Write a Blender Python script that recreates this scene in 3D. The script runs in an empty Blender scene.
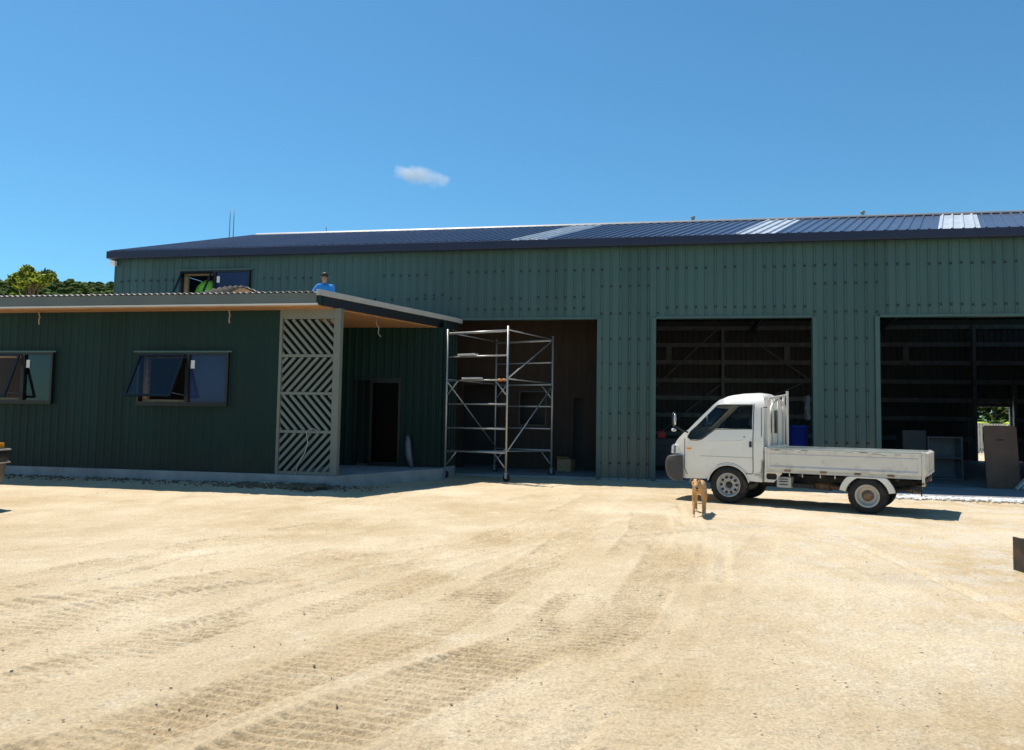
import bpy, bmesh, math, random
import numpy as np
from mathutils import Vector, Matrix
from mathutils.geometry import delaunay_2d_cdt
R = math.radians
random.seed(7); rng = np.random.default_rng(7)
scene = bpy.context.scene
COL = scene.collection

# ------------------------------------------------------------------ camera
PITCH, ROLL, CAMH, FPX = R(3.45), R(0.95), 1.5, 740.0
cam = bpy.data.cameras.new('camera'); camo = bpy.data.objects.new('camera', cam); COL.objects.link(camo)
fw = Vector((0, math.cos(PITCH), math.sin(PITCH))); up = Vector((0, -math.sin(PITCH), math.cos(PITCH))); rt = Vector((1, 0, 0))
rt2 = math.cos(ROLL)*rt + math.sin(ROLL)*up; up2 = -math.sin(ROLL)*rt + math.cos(ROLL)*up
M = Matrix((rt2, up2, -fw)).transposed().to_4x4(); M.translation = (0, 0, CAMH); camo.matrix_world = M
cam.sensor_fit = 'HORIZONTAL'; cam.sensor_width = 36.0; cam.lens = 36.0*FPX/1024.0
cam.clip_start = 0.1; cam.clip_end = 20000
scene.camera = camo

# ------------------------------------------------------------------ sky, sun, exposure
SUNV = Vector((-0.28, 0.30, 1.0)).normalized()
EL = math.asin(SUNV.z); AZ = math.atan2(SUNV.x, SUNV.y)
world = bpy.data.worlds.new('World'); scene.world = world; world.use_nodes = True
wn = world.node_tree; bg = wn.nodes['Background']
sky = wn.nodes.new('ShaderNodeTexSky'); sky.sky_type = 'NISHITA'; sky.sun_disc = False
sky.sun_elevation = EL; sky.sun_rotation = AZ % (2*math.pi)
sky.altitude = 0; sky.air_density = 1.0; sky.dust_density = 0.25; sky.ozone_density = 1.2
tint = wn.nodes.new('ShaderNodeMix'); tint.data_type = 'RGBA'; tint.blend_type = 'MULTIPLY'; tint.inputs['Factor'].default_value = 1.0; tint.inputs['B'].default_value = (.51, .97, 1.13, 1)
wn.links.new(sky.outputs[0], tint.inputs['A']); wn.links.new(tint.outputs['Result'], bg.inputs['Color']); bg.inputs['Strength'].default_value = 0.097
sun = bpy.data.lights.new('sun', 'SUN'); suno = bpy.data.objects.new('sun', sun); COL.objects.link(suno)
sun.energy = 5.0; sun.angle = R(0.53); sun.color = (1.0, 0.955, 0.88)
suno.rotation_euler = SUNV.to_track_quat('Z', 'Y').to_euler()
vs = scene.view_settings; vs.view_transform = 'Standard'; vs.look = 'None'; vs.gamma = 1.0; vs.use_curve_mapping = False
vs.exposure = 0.34

# ------------------------------------------------------------------ materials
def mat(name, col, rough=0.6, metal=0.0, var=0.0, vscale=3.0, bump=0.0, bscale=40.0, dirt=None, dscale=1.2, damt=0.5, spec=0.5, stretch=None):
    m = bpy.data.materials.new(name); m.use_nodes = True
    nt = m.node_tree; b = nt.nodes['Principled BSDF']; L = nt.links.new
    b.inputs['Roughness'].default_value = rough; b.inputs['Metallic'].default_value = metal
    b.inputs['Specular IOR Level'].default_value = spec
    c4 = (*col, 1)
    b.inputs['Base Color'].default_value = c4
    if var or bump or dirt:
        tc = nt.nodes.new('ShaderNodeTexCoord'); src = tc.outputs['Object']
        if stretch:
            mp = nt.nodes.new('ShaderNodeMapping'); mp.inputs['Scale'].default_value = stretch
            L(src, mp.inputs[0]); src = mp.outputs[0]
        cur = None
        if var:
            n = nt.nodes.new('ShaderNodeTexNoise'); n.inputs['Scale'].default_value = vscale; n.inputs['Detail'].default_value = 6
            L(src, n.inputs['Vector'])
            r = nt.nodes.new('ShaderNodeValToRGB'); r.color_ramp.elements[0].position = .3; r.color_ramp.elements[1].position = .7
            r.color_ramp.elements[0].color = (*[max(0, x*(1-var)) for x in col], 1)
            r.color_ramp.elements[1].color = (*[min(1, x*(1+var)) for x in col], 1)
            L(n.outputs[0], r.inputs[0]); cur = r.outputs[0]
        if dirt:
            n2 = nt.nodes.new('ShaderNodeTexNoise'); n2.inputs['Scale'].default_value = dscale; n2.inputs['Detail'].default_value = 8; n2.inputs['Roughness'].default_value = .65
            L(src, n2.inputs['Vector'])
            r2 = nt.nodes.new('ShaderNodeValToRGB'); r2.color_ramp.elements[0].position = .55; r2.color_ramp.elements[1].position = .72
            r2.color_ramp.elements[0].color = (0, 0, 0, 1); r2.color_ramp.elements[1].color = (damt, damt, damt, 1)
            L(n2.outputs[0], r2.inputs[0])
            mx = nt.nodes.new('ShaderNodeMix'); mx.data_type = 'RGBA'
            L(r2.outputs[0], mx.inputs['Factor'])
            if cur: L(cur, mx.inputs['A'])
            else: mx.inputs['A'].default_value = c4
            mx.inputs['B'].default_value = (*dirt, 1); cur = mx.outputs['Result']
        if cur: L(cur, b.inputs['Base Color'])
        if bump:
            n3 = nt.nodes.new('ShaderNodeTexNoise'); n3.inputs['Scale'].default_value = bscale; n3.inputs['Detail'].default_value = 5
            L(src, n3.inputs['Vector'])
            bp = nt.nodes.new('ShaderNodeBump'); bp.inputs['Strength'].default_value = bump; bp.inputs['Distance'].default_value = .02
            L(n3.outputs[0], bp.inputs['Height']); L(bp.outputs[0], b.inputs['Normal'])
    return m

def glassmat(name, tint, refl=0.12, rough=0.02, ior=1.3):
    m = bpy.data.materials.new(name); m.use_nodes = True; nt = m.node_tree; L = nt.links.new
    for n in list(nt.nodes):
        if n.type != 'OUTPUT_MATERIAL': nt.nodes.remove(n)
    out = [n for n in nt.nodes if n.type == 'OUTPUT_MATERIAL'][0]
    tr = nt.nodes.new('ShaderNodeBsdfTransparent'); tr.inputs[0].default_value = (*tint, 1)
    gl = nt.nodes.new('ShaderNodeBsdfGlossy'); gl.inputs['Roughness'].default_value = rough
    fr = nt.nodes.new('ShaderNodeFresnel'); fr.inputs[0].default_value = ior
    ad = nt.nodes.new('ShaderNodeMath'); ad.operation = 'ADD'; ad.use_clamp = True; ad.inputs[1].default_value = refl
    mx = nt.nodes.new('ShaderNodeMixShader')
    L(fr.outputs[0], ad.inputs[0]); L(ad.outputs[0], mx.inputs[0]); L(tr.outputs[0], mx.inputs[1]); L(gl.outputs[0], mx.inputs[2]); L(mx.outputs[0], out.inputs[0])
    return m

MT = {}
MT['clad'] = mat('green_cladding', (.037, .086, .080), .42, 0, var=.10, vscale=.6, dirt=(.055, .08, .07), dscale=.9, damt=.3, stretch=(1, 1, .25))
MT['clad_dark'] = mat('dark_green_cladding', (.0078, .0285, .0240), .55, 0, spec=.18, var=.12, vscale=.7, dirt=(.016, .022, .018), dscale=1.1, damt=.3, stretch=(1, 1, .3))
def sheets(m, amt, base_dust, dust):
    # sheet-to-sheet tone difference and dusty splash along the base, both part of the wall's own colour
    nt = m.node_tree; L = nt.links.new; b = nt.nodes['Principled BSDF']; old = b.inputs['Base Color'].links[0].from_socket
    tc = nt.nodes.new('ShaderNodeTexCoord'); sp = nt.nodes.new('ShaderNodeSeparateXYZ'); L(tc.outputs['Object'], sp.inputs[0])
    d = nt.nodes.new('ShaderNodeMath'); d.operation = 'DIVIDE'; d.inputs[1].default_value = .72; L(sp.outputs[0], d.inputs[0])
    f = nt.nodes.new('ShaderNodeMath'); f.operation = 'FLOOR'; L(d.outputs[0], f.inputs[0])
    wn_ = nt.nodes.new('ShaderNodeTexWhiteNoise'); wn_.noise_dimensions = '1D'; L(f.outputs[0], wn_.inputs['W'])
    mr = nt.nodes.new('ShaderNodeMapRange'); mr.inputs['To Min'].default_value = 1-amt; mr.inputs['To Max'].default_value = 1+amt; L(wn_.outputs['Value'], mr.inputs['Value'])
    mx = nt.nodes.new('ShaderNodeMix'); mx.data_type = 'RGBA'; mx.blend_type = 'MULTIPLY'; mx.inputs['Factor'].default_value = 1; L(old, mx.inputs['A']); L(mr.outputs[0], mx.inputs['B'])
    n = nt.nodes.new('ShaderNodeTexNoise'); n.inputs['Scale'].default_value = 2.2; n.inputs['Detail'].default_value = 7; n.inputs['Roughness'].default_value = .7; L(tc.outputs['Object'], n.inputs['Vector'])
    a = nt.nodes.new('ShaderNodeMapRange'); a.inputs['From Min'].default_value = 0; a.inputs['From Max'].default_value = base_dust; a.inputs['To Min'].default_value = .62; a.inputs['To Max'].default_value = -.35; L(sp.outputs[2], a.inputs['Value'])
    s_ = nt.nodes.new('ShaderNodeMath'); s_.operation = 'ADD'; L(a.outputs[0], s_.inputs[0]); L(n.outputs[0], s_.inputs[1])
    r = nt.nodes.new('ShaderNodeMapRange'); r.inputs['From Min'].default_value = .45; r.inputs['From Max'].default_value = 1.1; r.inputs['To Max'].default_value = .55; L(s_.outputs[0], r.inputs['Value'])
    m2 = nt.nodes.new('ShaderNodeMix'); m2.data_type = 'RGBA'; L(r.outputs[0], m2.inputs['Factor']); L(mx.outputs['Result'], m2.inputs['A']); m2.inputs['B'].default_value = (*dust, 1)
    L(m2.outputs['Result'], b.inputs['Base Color'])
    n2 = nt.nodes.new('ShaderNodeTexNoise'); n2.inputs['Scale'].default_value = 1.4; L(tc.outputs['Object'], n2.inputs['Vector'])
    bp = nt.nodes.new('ShaderNodeBump'); bp.inputs['Strength'].default_value = .25; bp.inputs['Distance'].default_value = .05; L(n2.outputs[0], bp.inputs['Height']); L(bp.outputs[0], b.inputs['Normal'])
sheets(MT['clad'], .14, 2.2, (.15, .13, .095)); sheets(MT['clad_dark'], .14, 1.3, (.040, .040, .032))
MT['stud'] = mat('fastener_cap', (.006, .011, .011), .6)
MT['trim'] = mat('green_trim', (.046, .098, .09), .45, var=.08)
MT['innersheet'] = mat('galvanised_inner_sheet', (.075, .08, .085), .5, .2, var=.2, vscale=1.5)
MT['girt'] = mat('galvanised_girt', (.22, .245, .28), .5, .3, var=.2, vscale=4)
MT['roof'] = mat('navy_roof_sheet', (.12, .125, .175), .27, .5, var=.12, vscale=.5, spec=.6)
MT['navy'] = mat('navy_fascia', (.014, .018, .045), .4, .1, var=.1)
MT['skylight'] = mat('translucent_roof_panel', (.48, .51, .54), .35, 0, var=.15, vscale=2.5)
MT['ridge'] = mat('pale_ridge_cap', (.27, .27, .27), .42, .4)
MT['concrete'] = mat('concrete', (.30, .30, .30), .85, 0, var=.18, vscale=2.5, bump=.3, dirt=(.25, .19, .12), dscale=1.5, damt=.6)
MT['floor'] = mat('floor_concrete', (.27, .27, .27), .7, 0, var=.2, vscale=1.2, dirt=(.2, .16, .11), dscale=.8, damt=.5)
MT['fascia'] = mat('grey_green_fascia', (.105, .125, .115), .5, 0, var=.08, vscale=1.5)
MT['whitetrim'] = mat('off_white_trim', (.62, .60, .55), .5, 0, var=.06)
MT['verge'] = mat('pale_grey_verge_flashing', (.42, .41, .38), .45, 0, var=.08)
MT['black'] = mat('black_fascia', (.010, .011, .013), .45)
MT['ply'] = mat('plywood_soffit', (.42, .22, .10), .7, 0, var=.22, vscale=3, bump=.1, stretch=(1, 6, 6))
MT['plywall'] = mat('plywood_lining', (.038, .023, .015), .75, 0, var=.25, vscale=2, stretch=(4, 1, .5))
MT['timber'] = mat('raw_timber', (.40, .27, .15), .75, 0, var=.25, vscale=5, stretch=(1, 1, 8))
MT['lattice'] = mat('painted_lattice', (.155, .17, .145), .6, 0, var=.08, vscale=4)
MT['alu_black'] = mat('black_aluminium', (.012, .013, .014), .35, .2)
MT['glass_blue'] = mat('blue_filmed_glass', (.018, .030, .085), .10, 0, var=.35, vscale=.7, spec=.28)
MT['glass'] = glassmat('window_glass', (.45, .5, .55), .03, .02, 1.33)
MT['glass_door'] = glassmat('door_glass', (.07, .08, .08), .0, .22, 1.16)
MT['cabglass'] = glassmat('cab_glass', (.72, .75, .75), .0, .02, 1.22)
MT['glass_clear'] = glassmat('clear_glass', (.88, .9, .9), .0, .02, 1.12)
MT['sticker'] = mat('white_paper', (.8, .8, .78), .6)
MT['zinc'] = mat('zincalume_sheet', (.62, .60, .56), .4, .4, var=.1, vscale=3)
MT['alu'] = mat('scaffold_aluminium', (.42, .41, .39), .42, .5, var=.12, vscale=12)
MT['rubber'] = mat('tyre_rubber', (.016, .015, .015), .85, 0, var=.3, vscale=8, dirt=(.16, .12, .07), dscale=4, damt=.45)
MT['orange'] = mat('orange_plastic', (.75, .25, .03), .45)
MT['white'] = mat('white_paint', (.80, .765, .70), .28, 0, var=.03, vscale=2, dirt=(.52, .43, .31), dscale=2.2, damt=.28, spec=.5)
MT['whiteold'] = mat('worn_white_paint', (.68, .63, .55), .45, 0, var=.06, vscale=3, dirt=(.36, .20, .10), dscale=5, damt=.45)
MT['rust'] = mat('rusty_metal', (.20, .125, .075), .8, .1, var=.4, vscale=9, dirt=(.42, .37, .31), dscale=14, damt=.8)
MT['bumper'] = mat('grey_bumper_plastic', (.055, .053, .051), .6, 0, var=.15, vscale=6, dirt=(.26, .20, .13), dscale=3, damt=.5)
MT['chassis'] = mat('dirty_chassis_black', (.016, .015, .014), .75, 0, var=.4, vscale=6, dirt=(.10, .07, .045), dscale=5, damt=.6)
MT['steelwheel'] = mat('silver_steel_wheel', (.36, .35, .33), .42, .45, var=.15, vscale=9, dirt=(.25, .17, .1), dscale=6, damt=.5)
MT['whitewheel'] = mat('worn_white_wheel', (.46, .42, .36), .5, .1, var=.1, vscale=9, dirt=(.30, .18, .1), dscale=7, damt=.7)
MT['lamp'] = mat('clear_lamp_lens', (.62, .64, .66), .12, .35, var=.3, vscale=22)
MT['redlens'] = mat('red_lens', (.45, .015, .012), .2)
MT['orangelens'] = mat('amber_lens', (.80, .30, .03), .2)
MT['seat'] = mat('dark_seat_fabric', (.075, .077, .085), .9)
MT['stripe'] = mat('blue_pinstripe', (.42, .43, .55), .5)
MT['bedfloor'] = mat('worn_tray_floor', (.50, .49, .44), .6, .1, var=.2, vscale=4, dirt=(.28, .19, .11), dscale=3, damt=.7)
MT['redpaint'] = mat('red_paint', (.36, .05, .025), .3, 0, var=.05)
MT['dogfur'] = mat('tan_dog_fur', (.56, .31, .125), .85, 0, var=.22, vscale=9, bump=.5, bscale=120)
MT['dogear'] = mat('brown_dog_ear', (.24, .115, .05), .85, 0, var=.2, vscale=9)
MT['dogpale'] = mat('pale_dog_fur', (.70, .58, .42), .85, 0, var=.1, vscale=9)
MT['dognose'] = mat('dog_nose', (.012, .010, .010), .4)
MT['skin'] = mat('skin', (.30, .165, .11), .55)
MT['hair'] = mat('dark_hair', (.010, .008, .007), .6)
MT['shirt'] = mat('bright_blue_shirt', (.015, .20, .55), .8, 0, var=.12, vscale=8)
MT['trouser'] = mat('dark_trousers', (.03, .032, .04), .85)
MT['lime'] = mat('lime_green_fabric', (.22, .62, .05), .7, 0, var=.15, vscale=5)
MT['limepale'] = mat('pale_green_fabric', (.35, .50, .28), .7, 0, var=.15, vscale=5)
MT['bluedrum'] = mat('blue_plastic', (.015, .04, .32), .4)
MT['redcan'] = mat('red_plastic', (.50, .02, .02), .45)
MT['brownboard'] = mat('brown_painted_board', (.13, .07, .042), .7, 0, var=.2, vscale=3, dirt=(.07, .045, .03), dscale=2, damt=.6)
MT['darkcab'] = mat('dark_cabinet_steel', (.045, .05, .055), .5, .2, var=.15)
MT['greycab'] = mat('grey_panel', (.18, .19, .20), .5, .1, var=.15)
MT['bark'] = mat('bark', (.13, .095, .065), .9, 0, var=.3, vscale=5, bump=.6, bscale=12)
MT['leafbright'] = mat('bright_leaf', (.40, .50, .05), .6, 0, var=.35, vscale=1.2)
MT['leafmid'] = mat('mid_leaf', (.065, .11, .018), .8, 0, spec=.1, var=.35, vscale=1.0)
MT['leafdark'] = mat('dark_leaf', (.035, .060, .012), .8, 0, spec=.1, var=.35, vscale=.8)
MT['canopy'] = mat('forest_canopy', (.050, .070, .014), .9, 0, var=.5, vscale=.25, bump=1.0, bscale=1.5, spec=.05)
MT['hillsoil'] = mat('hill_undergrowth', (.07, .09, .025), .9, 0, var=.4, vscale=.1)
MT['gravel'] = mat('white_gravel', (.66, .65, .62), .9, 0, var=.25, vscale=15)
MT['stone'] = mat('tan_stone', (.52, .43, .30), .9, 0, var=.35, vscale=3)
MT['clod'] = mat('dark_soil_clod', (.15, .105, .065), .95, 0, var=.4, vscale=4)
MT['beam'] = mat('dark_brown_steel', (.035, .026, .020), .6, .2, var=.3, vscale=6, dirt=(.16, .09, .045), dscale=5, damt=.5)
MT['beamedge'] = mat('bare_steel_edge', (.45, .43, .40), .5, .4, var=.2, vscale=8)
MT['paleblue'] = mat('pale_plastic_wrap', (.12, .125, .14), .5)
MT['pinkcord'] = mat('pinkish_cable', (.42, .26, .20), .6)
MT['whitecord'] = mat('white_cable', (.36, .36, .35), .5)

sheets(MT['white'], .0, 1.0, (.50, .40, .27))
# ------------------------------------------------------------------ mesh helpers
class MB:
    def __init__(s): s.v = []; s.f = []; s.m = []; s.sm = []
    def add(s, vs_, fs, mi=0, smooth=False):
        o = len(s.v); s.v += [tuple(map(float, p)) for p in vs_]
        for f in fs: s.f.append([o+i for i in f]); s.m.append(mi); s.sm.append(smooth)
        return s
    def box(s, x0, x1, y0, y1, z0, z1, mi=0):
        return s.add([(x0,y0,z0),(x1,y0,z0),(x1,y1,z0),(x0,y1,z0),(x0,y0,z1),(x1,y0,z1),(x1,y1,z1),(x0,y1,z1)],
              [(0,3,2,1),(4,5,6,7),(0,1,5,4),(1,2,6,5),(2,3,7,6),(3,0,4,7)], mi)
    def bar(s, p, q, w, h=None, up_=(0,0,1), mi=0):
        h = h or w; p = Vector(p); q = Vector(q); d = (q-p).normalized(); u = Vector(up_)
        if abs(d.dot(u)) > .98: u = Vector((0,1,0))
        a = d.cross(u).normalized(); b = a.cross(d).normalized()
        vv = []
        for c in (p, q):
            for i, j in ((-1,-1),(1,-1),(1,1),(-1,1)): vv.append(c + a*(i*w/2) + b*(j*h/2))
        return s.add(vv, [(0,1,2,3),(7,6,5,4),(0,4,5,1),(1,5,6,2),(2,6,7,3),(3,7,4,0)], mi)
    def tube(s, pts, r, n=8, mi=0, caps=True):
        pts = [Vector(p) for p in pts]; rr = r if isinstance(r, (list, tuple)) else [r]*len(pts)
        vv = []; ref = None
        for i, p in enumerate(pts):
            d = (pts[min(i+1, len(pts)-1)] - pts[max(i-1, 0)]).normalized()
            if ref is None or abs(ref.dot(d)) > .95: ref = Vector((0,0,1)) if abs(d.z) < .9 else Vector((0,1,0))
            a = d.cross(ref).normalized(); b = a.cross(d)
            for k in range(n):
                t = 2*math.pi*k/n; vv.append(p + a*math.cos(t)*rr[i] + b*math.sin(t)*rr[i])
        fs = []
        for i in range(len(pts)-1):
            for k in range(n): fs.append((i*n+k, i*n+(k+1) % n, (i+1)*n+(k+1) % n, (i+1)*n+k))
        s.add(vv, fs, mi, True)
        if caps:
            o = len(s.v)-len(vv)
            s.f.append([o+k for k in range(n)][::-1]); s.m.append(mi); s.sm.append(False)
            s.f.append([o+(len(pts)-1)*n+k for k in range(n)]); s.m.append(mi); s.sm.append(False)
        return s
    def lathe(s, prof, c=(0,0,0), axis='y', n=32, mi=0, smooth=True):  # prof: (r, h) along axis
        vv = []
        for r, h in prof:
            for k in range(n):
                t = 2*math.pi*k/n; a, b = r*math.cos(t), r*math.sin(t)
                vv.append({'y': (c[0]+a, c[1]+h, c[2]+b), 'z': (c[0]+a, c[1]+b, c[2]+h), 'x': (c[0]+h, c[1]+a, c[2]+b)}[axis])
        fs = []
        for i in range(len(prof)-1):
            for k in range(n): fs.append((i*n+k, i*n+(k+1) % n, (i+1)*n+(k+1) % n, (i+1)*n+k))
        return s.add(vv, fs, mi, smooth)
    def prism(s, poly, a0, a1, plane='xz', mi=0):
        n = len(poly); vv = []
        for a in (a0, a1):
            for x, z in poly: vv.append({'xz': (x, a, z), 'xy': (x, z, a), 'yz': (a, x, z)}[plane])
        fs = [tuple(range(n)), tuple(range(2*n-1, n-1, -1))] + [(i, i+n, (i+1) % n+n, (i+1) % n) for i in range(n)]
        return s.add(vv, fs, mi)
    def ico(s, c, r, sub=1, sc=(1,1,1), jit=0., mi=0, smooth=True):
        b = bmesh.new(); bmesh.ops.create_icosphere(b, subdivisions=sub, radius=1)
        vv = []
        for v in b.verts:
            k = r*(1+jit*(random.random()-.5)); vv.append((c[0]+v.co.x*k*sc[0], c[1]+v.co.y*k*sc[1], c[2]+v.co.z*k*sc[2]))
        fs = [[v.index for v in f.verts] for f in b.faces]; b.free()
        return s.add(vv, fs, mi, smooth)
    def build(s, name, mats, parent=None, bevel=0, fixn=True, seg=2):
        me = bpy.data.meshes.new(name); me.from_pydata(s.v, [], s.f)
        if not isinstance(mats, (list, tuple)): mats = [mats]
        for m in mats: me.materials.append(m)
        me.polygons.foreach_set('material_index', s.m); me.polygons.foreach_set('use_smooth', s.sm)
        if fixn:
            b = bmesh.new(); b.from_mesh(me); bmesh.ops.recalc_face_normals(b, faces=b.faces); b.to_mesh(me); b.free()
        me.update()
        o = bpy.data.objects.new(name, me); COL.objects.link(o)
        if parent: o.parent = parent
        if bevel:
            md = o.modifiers.new('bevel', 'BEVEL'); md.width = bevel; md.segments = seg; md.limit_method = 'ANGLE'; md.angle_limit = R(35)
        return o

def tag(o, label=None, cat=None, group=None, kind=None):
    if label: o['label'] = label
    if cat: o['category'] = cat
    if group: o['group'] = group
    if kind: o['kind'] = kind
    return o
def thing(name, label, cat, loc=(0,0,0), rz=0, group=None):
    o = bpy.data.objects.new(name, None); COL.objects.link(o); o.empty_display_size = .3
    o.location = loc; o.rotation_euler = (0, 0, rz)
    return tag(o, label, cat, group)
def copy_tree(o, parent=None):
    c = o.copy(); COL.objects.link(c)
    if parent: c.parent = parent
    for ch in list(o.children): copy_tree(ch, c)
    return c

BA = R(10.19); BD = 19.67                      # shed frame: t along the wall, q into the shed
def W(t, q, z=0): return Vector((t*math.cos(BA)+q*math.sin(BA), BD - t*math.sin(BA)+q*math.cos(BA), z))

# value noise for terrain
def vnoise(x, y, seed=0):
    g = np.random.default_rng(seed).random((256, 256))
    xi = np.floor(x).astype(int); yi = np.floor(y).astype(int); fx = x-xi; fy = y-yi
    fx = fx*fx*(3-2*fx); fy = fy*fy*(3-2*fy)
    a = g[xi & 255, yi & 255]; b = g[(xi+1) & 255, yi & 255]; c = g[xi & 255, (yi+1) & 255]; d = g[(xi+1) & 255, (yi+1) & 255]
    return (a*(1-fx)+b*fx)*(1-fy)+(c*(1-fx)+d*fx)*fy
def fbm(x, y, oct=4, seed=0):
    s = 0; a = .5
    for i in range(oct): s = s+a*vnoise(x*2**i+17.3*i, y*2**i+5.1*i, seed+i); a *= .5
    return s
def sstep(a, b, x):
    t = np.clip((x-a)/(b-a), 0, 1); return t*t*(3-2*t)

# ------------------------------------------------------------------ ground
def graded(lo, hi, d, far, k=1.25):
    a = list(np.arange(lo, hi, d)); s = d; x = a[-1]
    while x < far: s *= k; x += s; a.append(x)
    s = d; x = lo; b = []
    while x > -far: s *= k; x -= s; b.append(x)
    return np.array(b[::-1]+a)
gx = graded(-6.5, 7.5, .026, 4000); gy = np.concatenate([graded(3.2, 8.0, .019, 4000)])
gy = np.concatenate([gy[gy < 3.2], np.arange(3.2, 6.5, .0135), np.arange(6.5, 8.001, .019)])
gy = np.concatenate([gy, np.arange(8.02, 11.01, .03), graded(10, 11.01, .03, 4000)[graded(10, 11.01, .03, 4000) > 11.01]])
ii = (gy > 11.0) & (gy < 22); gy = np.concatenate([gy[gy <= 11.0], np.arange(11.03, 22, .07), gy[gy > 22.1]])
X, Y = np.meshgrid(gx, gy)
near = sstep(60, 25, np.hypot(X, Y-10))
Z = (fbm(X*.35, Y*.35, 3, 3)-.45)*.05 + (fbm(X*2.2, Y*2.2, 4, 9)-.47)*.030 + (fbm(X*9, Y*9, 3, 21)-.44)*.020 + (fbm(X*24, Y*24, 2, 23)-.37)*.010
wear = np.zeros_like(X)
TR = [  # control points (x, y), half width, lug pitch, amplitude
 ([(-1.25,3.0),(-.72,3.9),(.30,5.2),(1.05,7.3),(1.9,10),(2.6,14)], .29, .090, .0200),
 ([(-2.15,3.0),(-1.55,3.9),(-.65,5.2),(.15,7.3),(1.15,10.5),(2.2,14)], .24, .086, .0170),
 ([(-3.3,3.2),(-2.7,4.0),(-1.95,6.0),(-.40,8.8),(1.0,12.5),(2.1,16)], .27, .090, .0185),
 ([(-4.3,3.2),(-3.8,4.2),(-3.05,6.0),(-1.6,8.8),(-.2,12.5),(1.0,16)], .27, .090, .0175),
 ([(-5.1,5.0),(-4.5,6.1),(-3.6,8.5),(-1.9,11.6),(-.4,14.5)], .25, .10, .018),
 ([(-6.6,6.0),(-6.0,7.1),(-5.0,9.3),(-3.4,12.2),(-1.9,15)], .25, .10, .018),
 ([(-.85,3.0),(-.30,3.9),(.72,5.2),(1.42,7.3),(2.2,10),(2.9,14)], .21, .084, .0160),
 ([(-.30,3.2),(.25,4.1),(1.12,5.6),(1.75,7.3),(2.5,10)], .18, .082, .012),
 ([(-2.75,3.2),(-2.2,4.0),(-1.3,6.0),(.25,8.8),(1.5,12.5)], .22, .088, .013),
 ([(-3.8,3.2),(-3.25,4.1),(-2.5,6.0),(-1.0,8.8),(.4,12.5)], .22, .088, .0125),
 ([(-6.2,4.4),(-5.5,5.3),(-4.5,7.0),(-2.7,9.6),(-.6,12.6)], .23, .095, .014),
 ([(-1.5,6.5),(.0,9.4),(1.6,12.0),(3.0,14.0)], .2, .12, .014),
 ([(3.4,3.0),(3.5,4.5),(3.75,7),(4.0,10)], .22, .10, .006),
 ([(.3,3.0),(.9,4.2),(1.9,6.5),(3.0,9),(4.2,11.6)], .18, .11, .006),
 ([(-5.6,3.5),(-5.0,4.5),(-4.3,5.4),(-2.6,7.0),(.2,9.4),(3.0,11)], .2, .15, .02),
]
for k, (cp, hw, pitch, amp) in enumerate(TR):
    cp = np.array(cp); yy = np.linspace(cp[0,1], cp[-1,1], 400)
    # smooth interpolation
    xx = np.interp(yy, cp[:,1], cp[:,0]); ker = np.hanning(61); ker /= ker.sum(); xx = np.convolve(np.pad(xx, 30, mode='reflect', reflect_type='odd'), ker, 'valid')
    sl = np.gradient(xx, yy); arc = np.concatenate([[0], np.cumsum(np.hypot(np.diff(xx), np.diff(yy)))])
    msk0 = (Y > yy[0]) & (Y < yy[-1])
    cx = np.interp(Y, yy, xx); th = np.arctan(np.interp(Y, yy, sl)); d = (X-cx+.03*(fbm(X*1.3, Y*1.3, 2, 200+k)-.5))*np.cos(th)
    s = np.interp(Y, yy, arc) + (X-cx)*np.sin(th)
    env = sstep(hw+.05, hw-.03, np.abs(d)) * msk0
    fade = sstep(.33, .50, fbm(s*.55+k*9, d*1.2+k*5, 3, 50+k))*((.75 if k in (0, 1, 2, 3, 6, 7) else .35)+.65*sstep(.32, .52, fbm(s*1.6+k*3, d*3.2+k, 3, 150+k)))
    ends = sstep(0, 1.2, Y-yy[0]) if yy[0] > 4 else 1.0
    fade = fade*ends*sstep(0, 1.5, yy[-1]-Y)
    ph = (.45*s + .55*Y*1.08)/pitch + .10*np.abs(d)/hw + .25*fbm(s*1.2, d*1.2, 2, 80+k)
    fr_ = np.mod(ph, 1.0); lug = np.where(fr_ < .16, fr_/.16, np.where(fr_ < .42, 1.0, 1-(fr_-.42)/.58)) - .5   # steep near face, flat crest, gentle far side
    Z = Z*(1-.75*env*fade) + env*fade*(amp*lug*1.45*(.55+.9*vnoise(s*4+k, d*7+k, 170+k)) - amp*.4)
    rid = np.exp(-((np.abs(d)-hw-.03)/.035)**2)*msk0*fade
    Z = Z + rid*amp*.55
    wear = np.maximum(wear, env*fade)
    # a smooth scraped rut beside
    if k in (0, 2, 4, 5, 6, 7, 8, 9, 10, 11, 12, 14):
        dd = d - hw*1.9; e2 = np.exp(-(dd/.05)**2)*msk0*sstep(.44, .52, fbm(s*.5, d*0+k, 2, 120+k)); Z = Z - e2*.026 + np.exp(-((dd-.09)/.04)**2)*msk0*.008
Z = Z*near
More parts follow.
